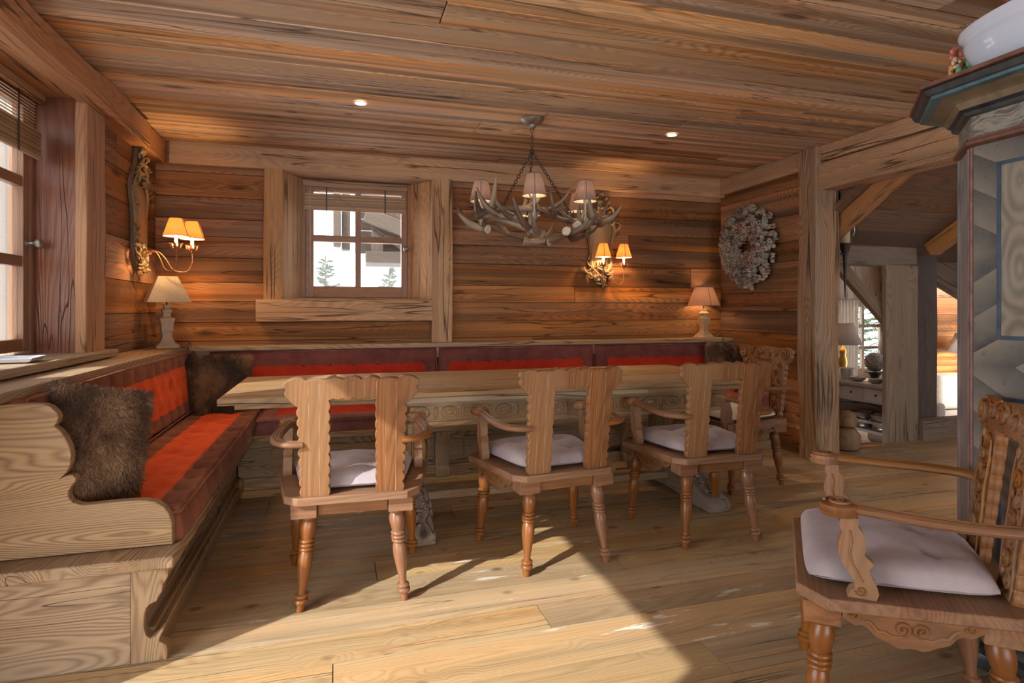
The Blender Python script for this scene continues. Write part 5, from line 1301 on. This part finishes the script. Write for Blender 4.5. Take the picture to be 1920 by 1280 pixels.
# curtain
cu = MB(); V = []; n = 90
for i in range(n + 1):
    u = i / n; x = 6.48 + .42 * u; y = 6.50 + .045 * math.sin(u * 2 * PI * 7) + .01 * math.sin(u * 40)
    for j in range(9): z = 1.33 - 1.70 * j / 8; V.append((x + (.03 * math.sin(j * .8)) * (j / 8), y, z))
cu.add(V, [(i * 9 + j, (i + 1) * 9 + j, (i + 1) * 9 + j + 1, i * 9 + j + 1) for i in range(n) for j in range(8)])
tag(cu.build('curtain', plain('linen_curtain', (.66, .58, .49), .9, 0, .12, 60), smooth=60, solid=.003), 'cream pleated linen curtain beside the far window', 'curtain')
# far lamps and sofa
def far_lamp(name, lab, loc, e, mat, zs=.30, r0=.20):
    t = thing(name, lab, 'lamp', loc); MB().lathe([(.07, 0), (.05, .03), (.02, .06), (.018, zs)], n=16).build('lamp_base', M_gold, t, smooth=60)
    shade_set(t, (0, 0, zs), r0, r0 * .6, .24, mat, seam=False); lamp_light(t, (0, 0, zs + .1), e, .03); return t
far_lamp('floor_lamp', 'grey-shaded lamp glowing upwards against the orange boards, far right', (7.55, 5.46, -.39), 14, M_greysh, 1.06, .22)
far_lamp('small_lamp', 'small lamp with brown shade before the far window', (7.28, 6.36, .35), 2, M_greysh, .30, .11)
tag(MB().box((7.16, 6.22, -.399), (7.6, 6.52, .349), (0, 0, 1)).build('side_cabinet', W_white, bevel=.01), 'pale wooden side cabinet under the far window', 'cabinet')
sf = thing('sofa', 'cream cushioned sofa glimpsed behind the low parapet', 'sofa', (6.75, 5.05, -.399))
M_sofa = plain('cream_sofa_linen', (.62, .55, .46), .9, 0, .1, 40, .001)
for (nm, lo, hi) in (('seat_base', (-.6, -.4, .05), (.7, .45, .40)), ('back_cushion', (-.55, .2, .41), (.04, .44, .82)), ('back_cushion', (.06, .2, .41), (.66, .44, .82)), ('arm', (-.78, -.4, .05), (-.61, .45, .62))):
    MB().box(lo, hi, tone=.5).build(nm, M_sofa, sf, bevel=.05, seg=3)

# ================================================================ OUTSIDE
M_snow = plain('snow', (.88, .90, .94), .7, 0, .03, 2)
mb = MB(); mb.add([(-90, -90, -1.6), (90, -90, -1.6), (90, 90, -1.6), (-90, 90, -1.6)], [(0, 1, 2, 3)]); struct(mb.build('ground', M_snow))
mb = MB(); V = []; nx, ny = 40, 12
for i in range(nx + 1):
    for j in range(ny + 1): x = -50 + 100 * i / nx; y = 26 + 5 * j; V.append((x, y, -1.6 + 1.05 * (y - 26) * (.8 + .25 * mnoise.noise(Vector((x * .05, y * .05, 1))))))
mb.add(V, [(i * (ny + 1) + j, (i + 1) * (ny + 1) + j, (i + 1) * (ny + 1) + j + 1, i * (ny + 1) + j + 1) for i in range(nx) for j in range(ny)]); struct(mb.build('snow_slope', M_snow, smooth=80))
M_needle = plain('spruce_needles', (.055, .085, .03), .7, 0, .5, 8); M_bark2 = plain('spruce_bark', (.16, .11, .08), .9)
def fir(loc, h, lab, seedv, group='spruce trees outside'):
    t = thing('spruce_tree', lab, 'tree', loc, group=group); r = random.Random(seedv)
    MB().lathe([(.04 * h / 3, 0), (.03 * h / 3, h * .5), (.008, h)], n=8).build('trunk', M_bark2, t, smooth=60)
    m = MB(); z = h * .10
    while z < h - .06:
        rr = (h - z) * .30 + .06; a = r.uniform(0, 2 * PI); l = rr * r.uniform(.75, 1.1); d = Vector((math.cos(a), math.sin(a), 0))
        p0 = Vector((0, 0, z)); p1 = p0 + d * l + Vector((0, 0, l * r.uniform(-.05, .45))); m.tube([p0, (p0 + p1) / 2 - Vector((0, 0, .03)), p1], [.009, .006, .003], n=4)
        ns = int(14 + l * 42)
        for q in range(ns):
            f = (q + .5) / ns; c = p0 + (p1 - p0) * f; sd = Vector((-d.y, d.x, 0)) * (1 if q % 2 else -1)
            e = c + (sd * r.uniform(.3, 1) + d * .7 + Vector((0, 0, r.uniform(-.5, .5)))).normalized() * (.09 + .12 * (1 - f) * l); wv = Vector((0, 0, .008))
            m.add([c - wv, c + wv, e], [(0, 1, 2)]); m.add([c - d * .008, c + d * .008, e], [(0, 1, 2)])
        z += .018
    m.tube([(0, 0, h - .1), (0, 0, h + .06)], [.01, .003], n=4)
    o = m.build('needles', M_needle, t, smooth=None); o['kind'] = 'stuff'
fir((-.16, 9.3, -1.6), 3.6, 'young spruce tree outside the small back window, left panes', 1)
fir((.97, 11.6, -1.6), 3.66, 'bushy spruce tree outside the small back window, right pane', 2)
fir((-.75, 13.5, -1.6), 3.9, 'distant spruce tree at the left edge of the small back window', 3)
for i, (x, y) in enumerate(((8.2, 9.5), (11.4, 10.8), (14.6, 9.8))): fir((x, y, -1.6), 4.6, 'spruce tree outside the far living room window', 10 + i, 'spruce trees by the far window')
# chalet eave outside the back window
ev = thing('chalet_eave', 'weathered timber eave of the neighbouring chalet outside the back window', 'roof', (-.44, 0, -.05))
W_eave = wood('eave_timber', (.075, .054, .038), (.03, .021, .014), (.06, .05, .04), .5, .8, .5, .5, .75)
def ebox(name, lo, hi, rot=None, piv=None):
    return MB().box(lo, hi, rot=rot, piv=piv).build(name, W_eave, ev, bevel=.01)
mb = MB()
for i in range(9): mb.box((.66, 7.6 + .0, 1.95 + i * .145), (3.2, 7.66, 2.085 + i * .145), (1, 0, 0))
mb.build('gable_boards', W_eave, ev)
ebox('bargeboard', (.50, 7.45, 1.98), (.60, 7.7, 3.4)); ebox('bargeboard', (.40, 7.40, 2.02), (.49, 7.7, 3.4))
ebox('post', (.86, 7.5, 1.9), (1.0, 7.6, 2.7)); ebox('corner_post', (2.4, 7.66, -1.55), (2.7, 7.9, 3.2)); ebox('brace', (1.25, 7.45, 1.35), (1.38, 7.55, 2.6), Matrix.Rotation(R(-50), 4, 'Y'))
ebox('tie_beam', (.78, 7.4, 1.78), (3.0, 7.6, 1.96)); ebox('rafter', (.7, 7.35, 1.92), (3.0, 7.45, 2.1), Matrix.Rotation(R(20), 4, 'Y'))
# woven screen outside the left window, extended to keep sun off the jamb
M_screen = lampshade('grey_woven_screen', (.62, .62, .60), .5)
sh = thing('sun_blocking_screen', 'grey woven screen outside the left window panes, extended to block sun', 'screen', (0, 0, 0))
MB().box((-1.84, 2.95, .9), (-1.835, 4.12, 2.5)).build('woven_cloth', M_screen, sh)
MB().box((-1.86, 4.12, .85), (-1.82, 4.16, 2.55)).build('frame_post', M_whitetrim, sh)
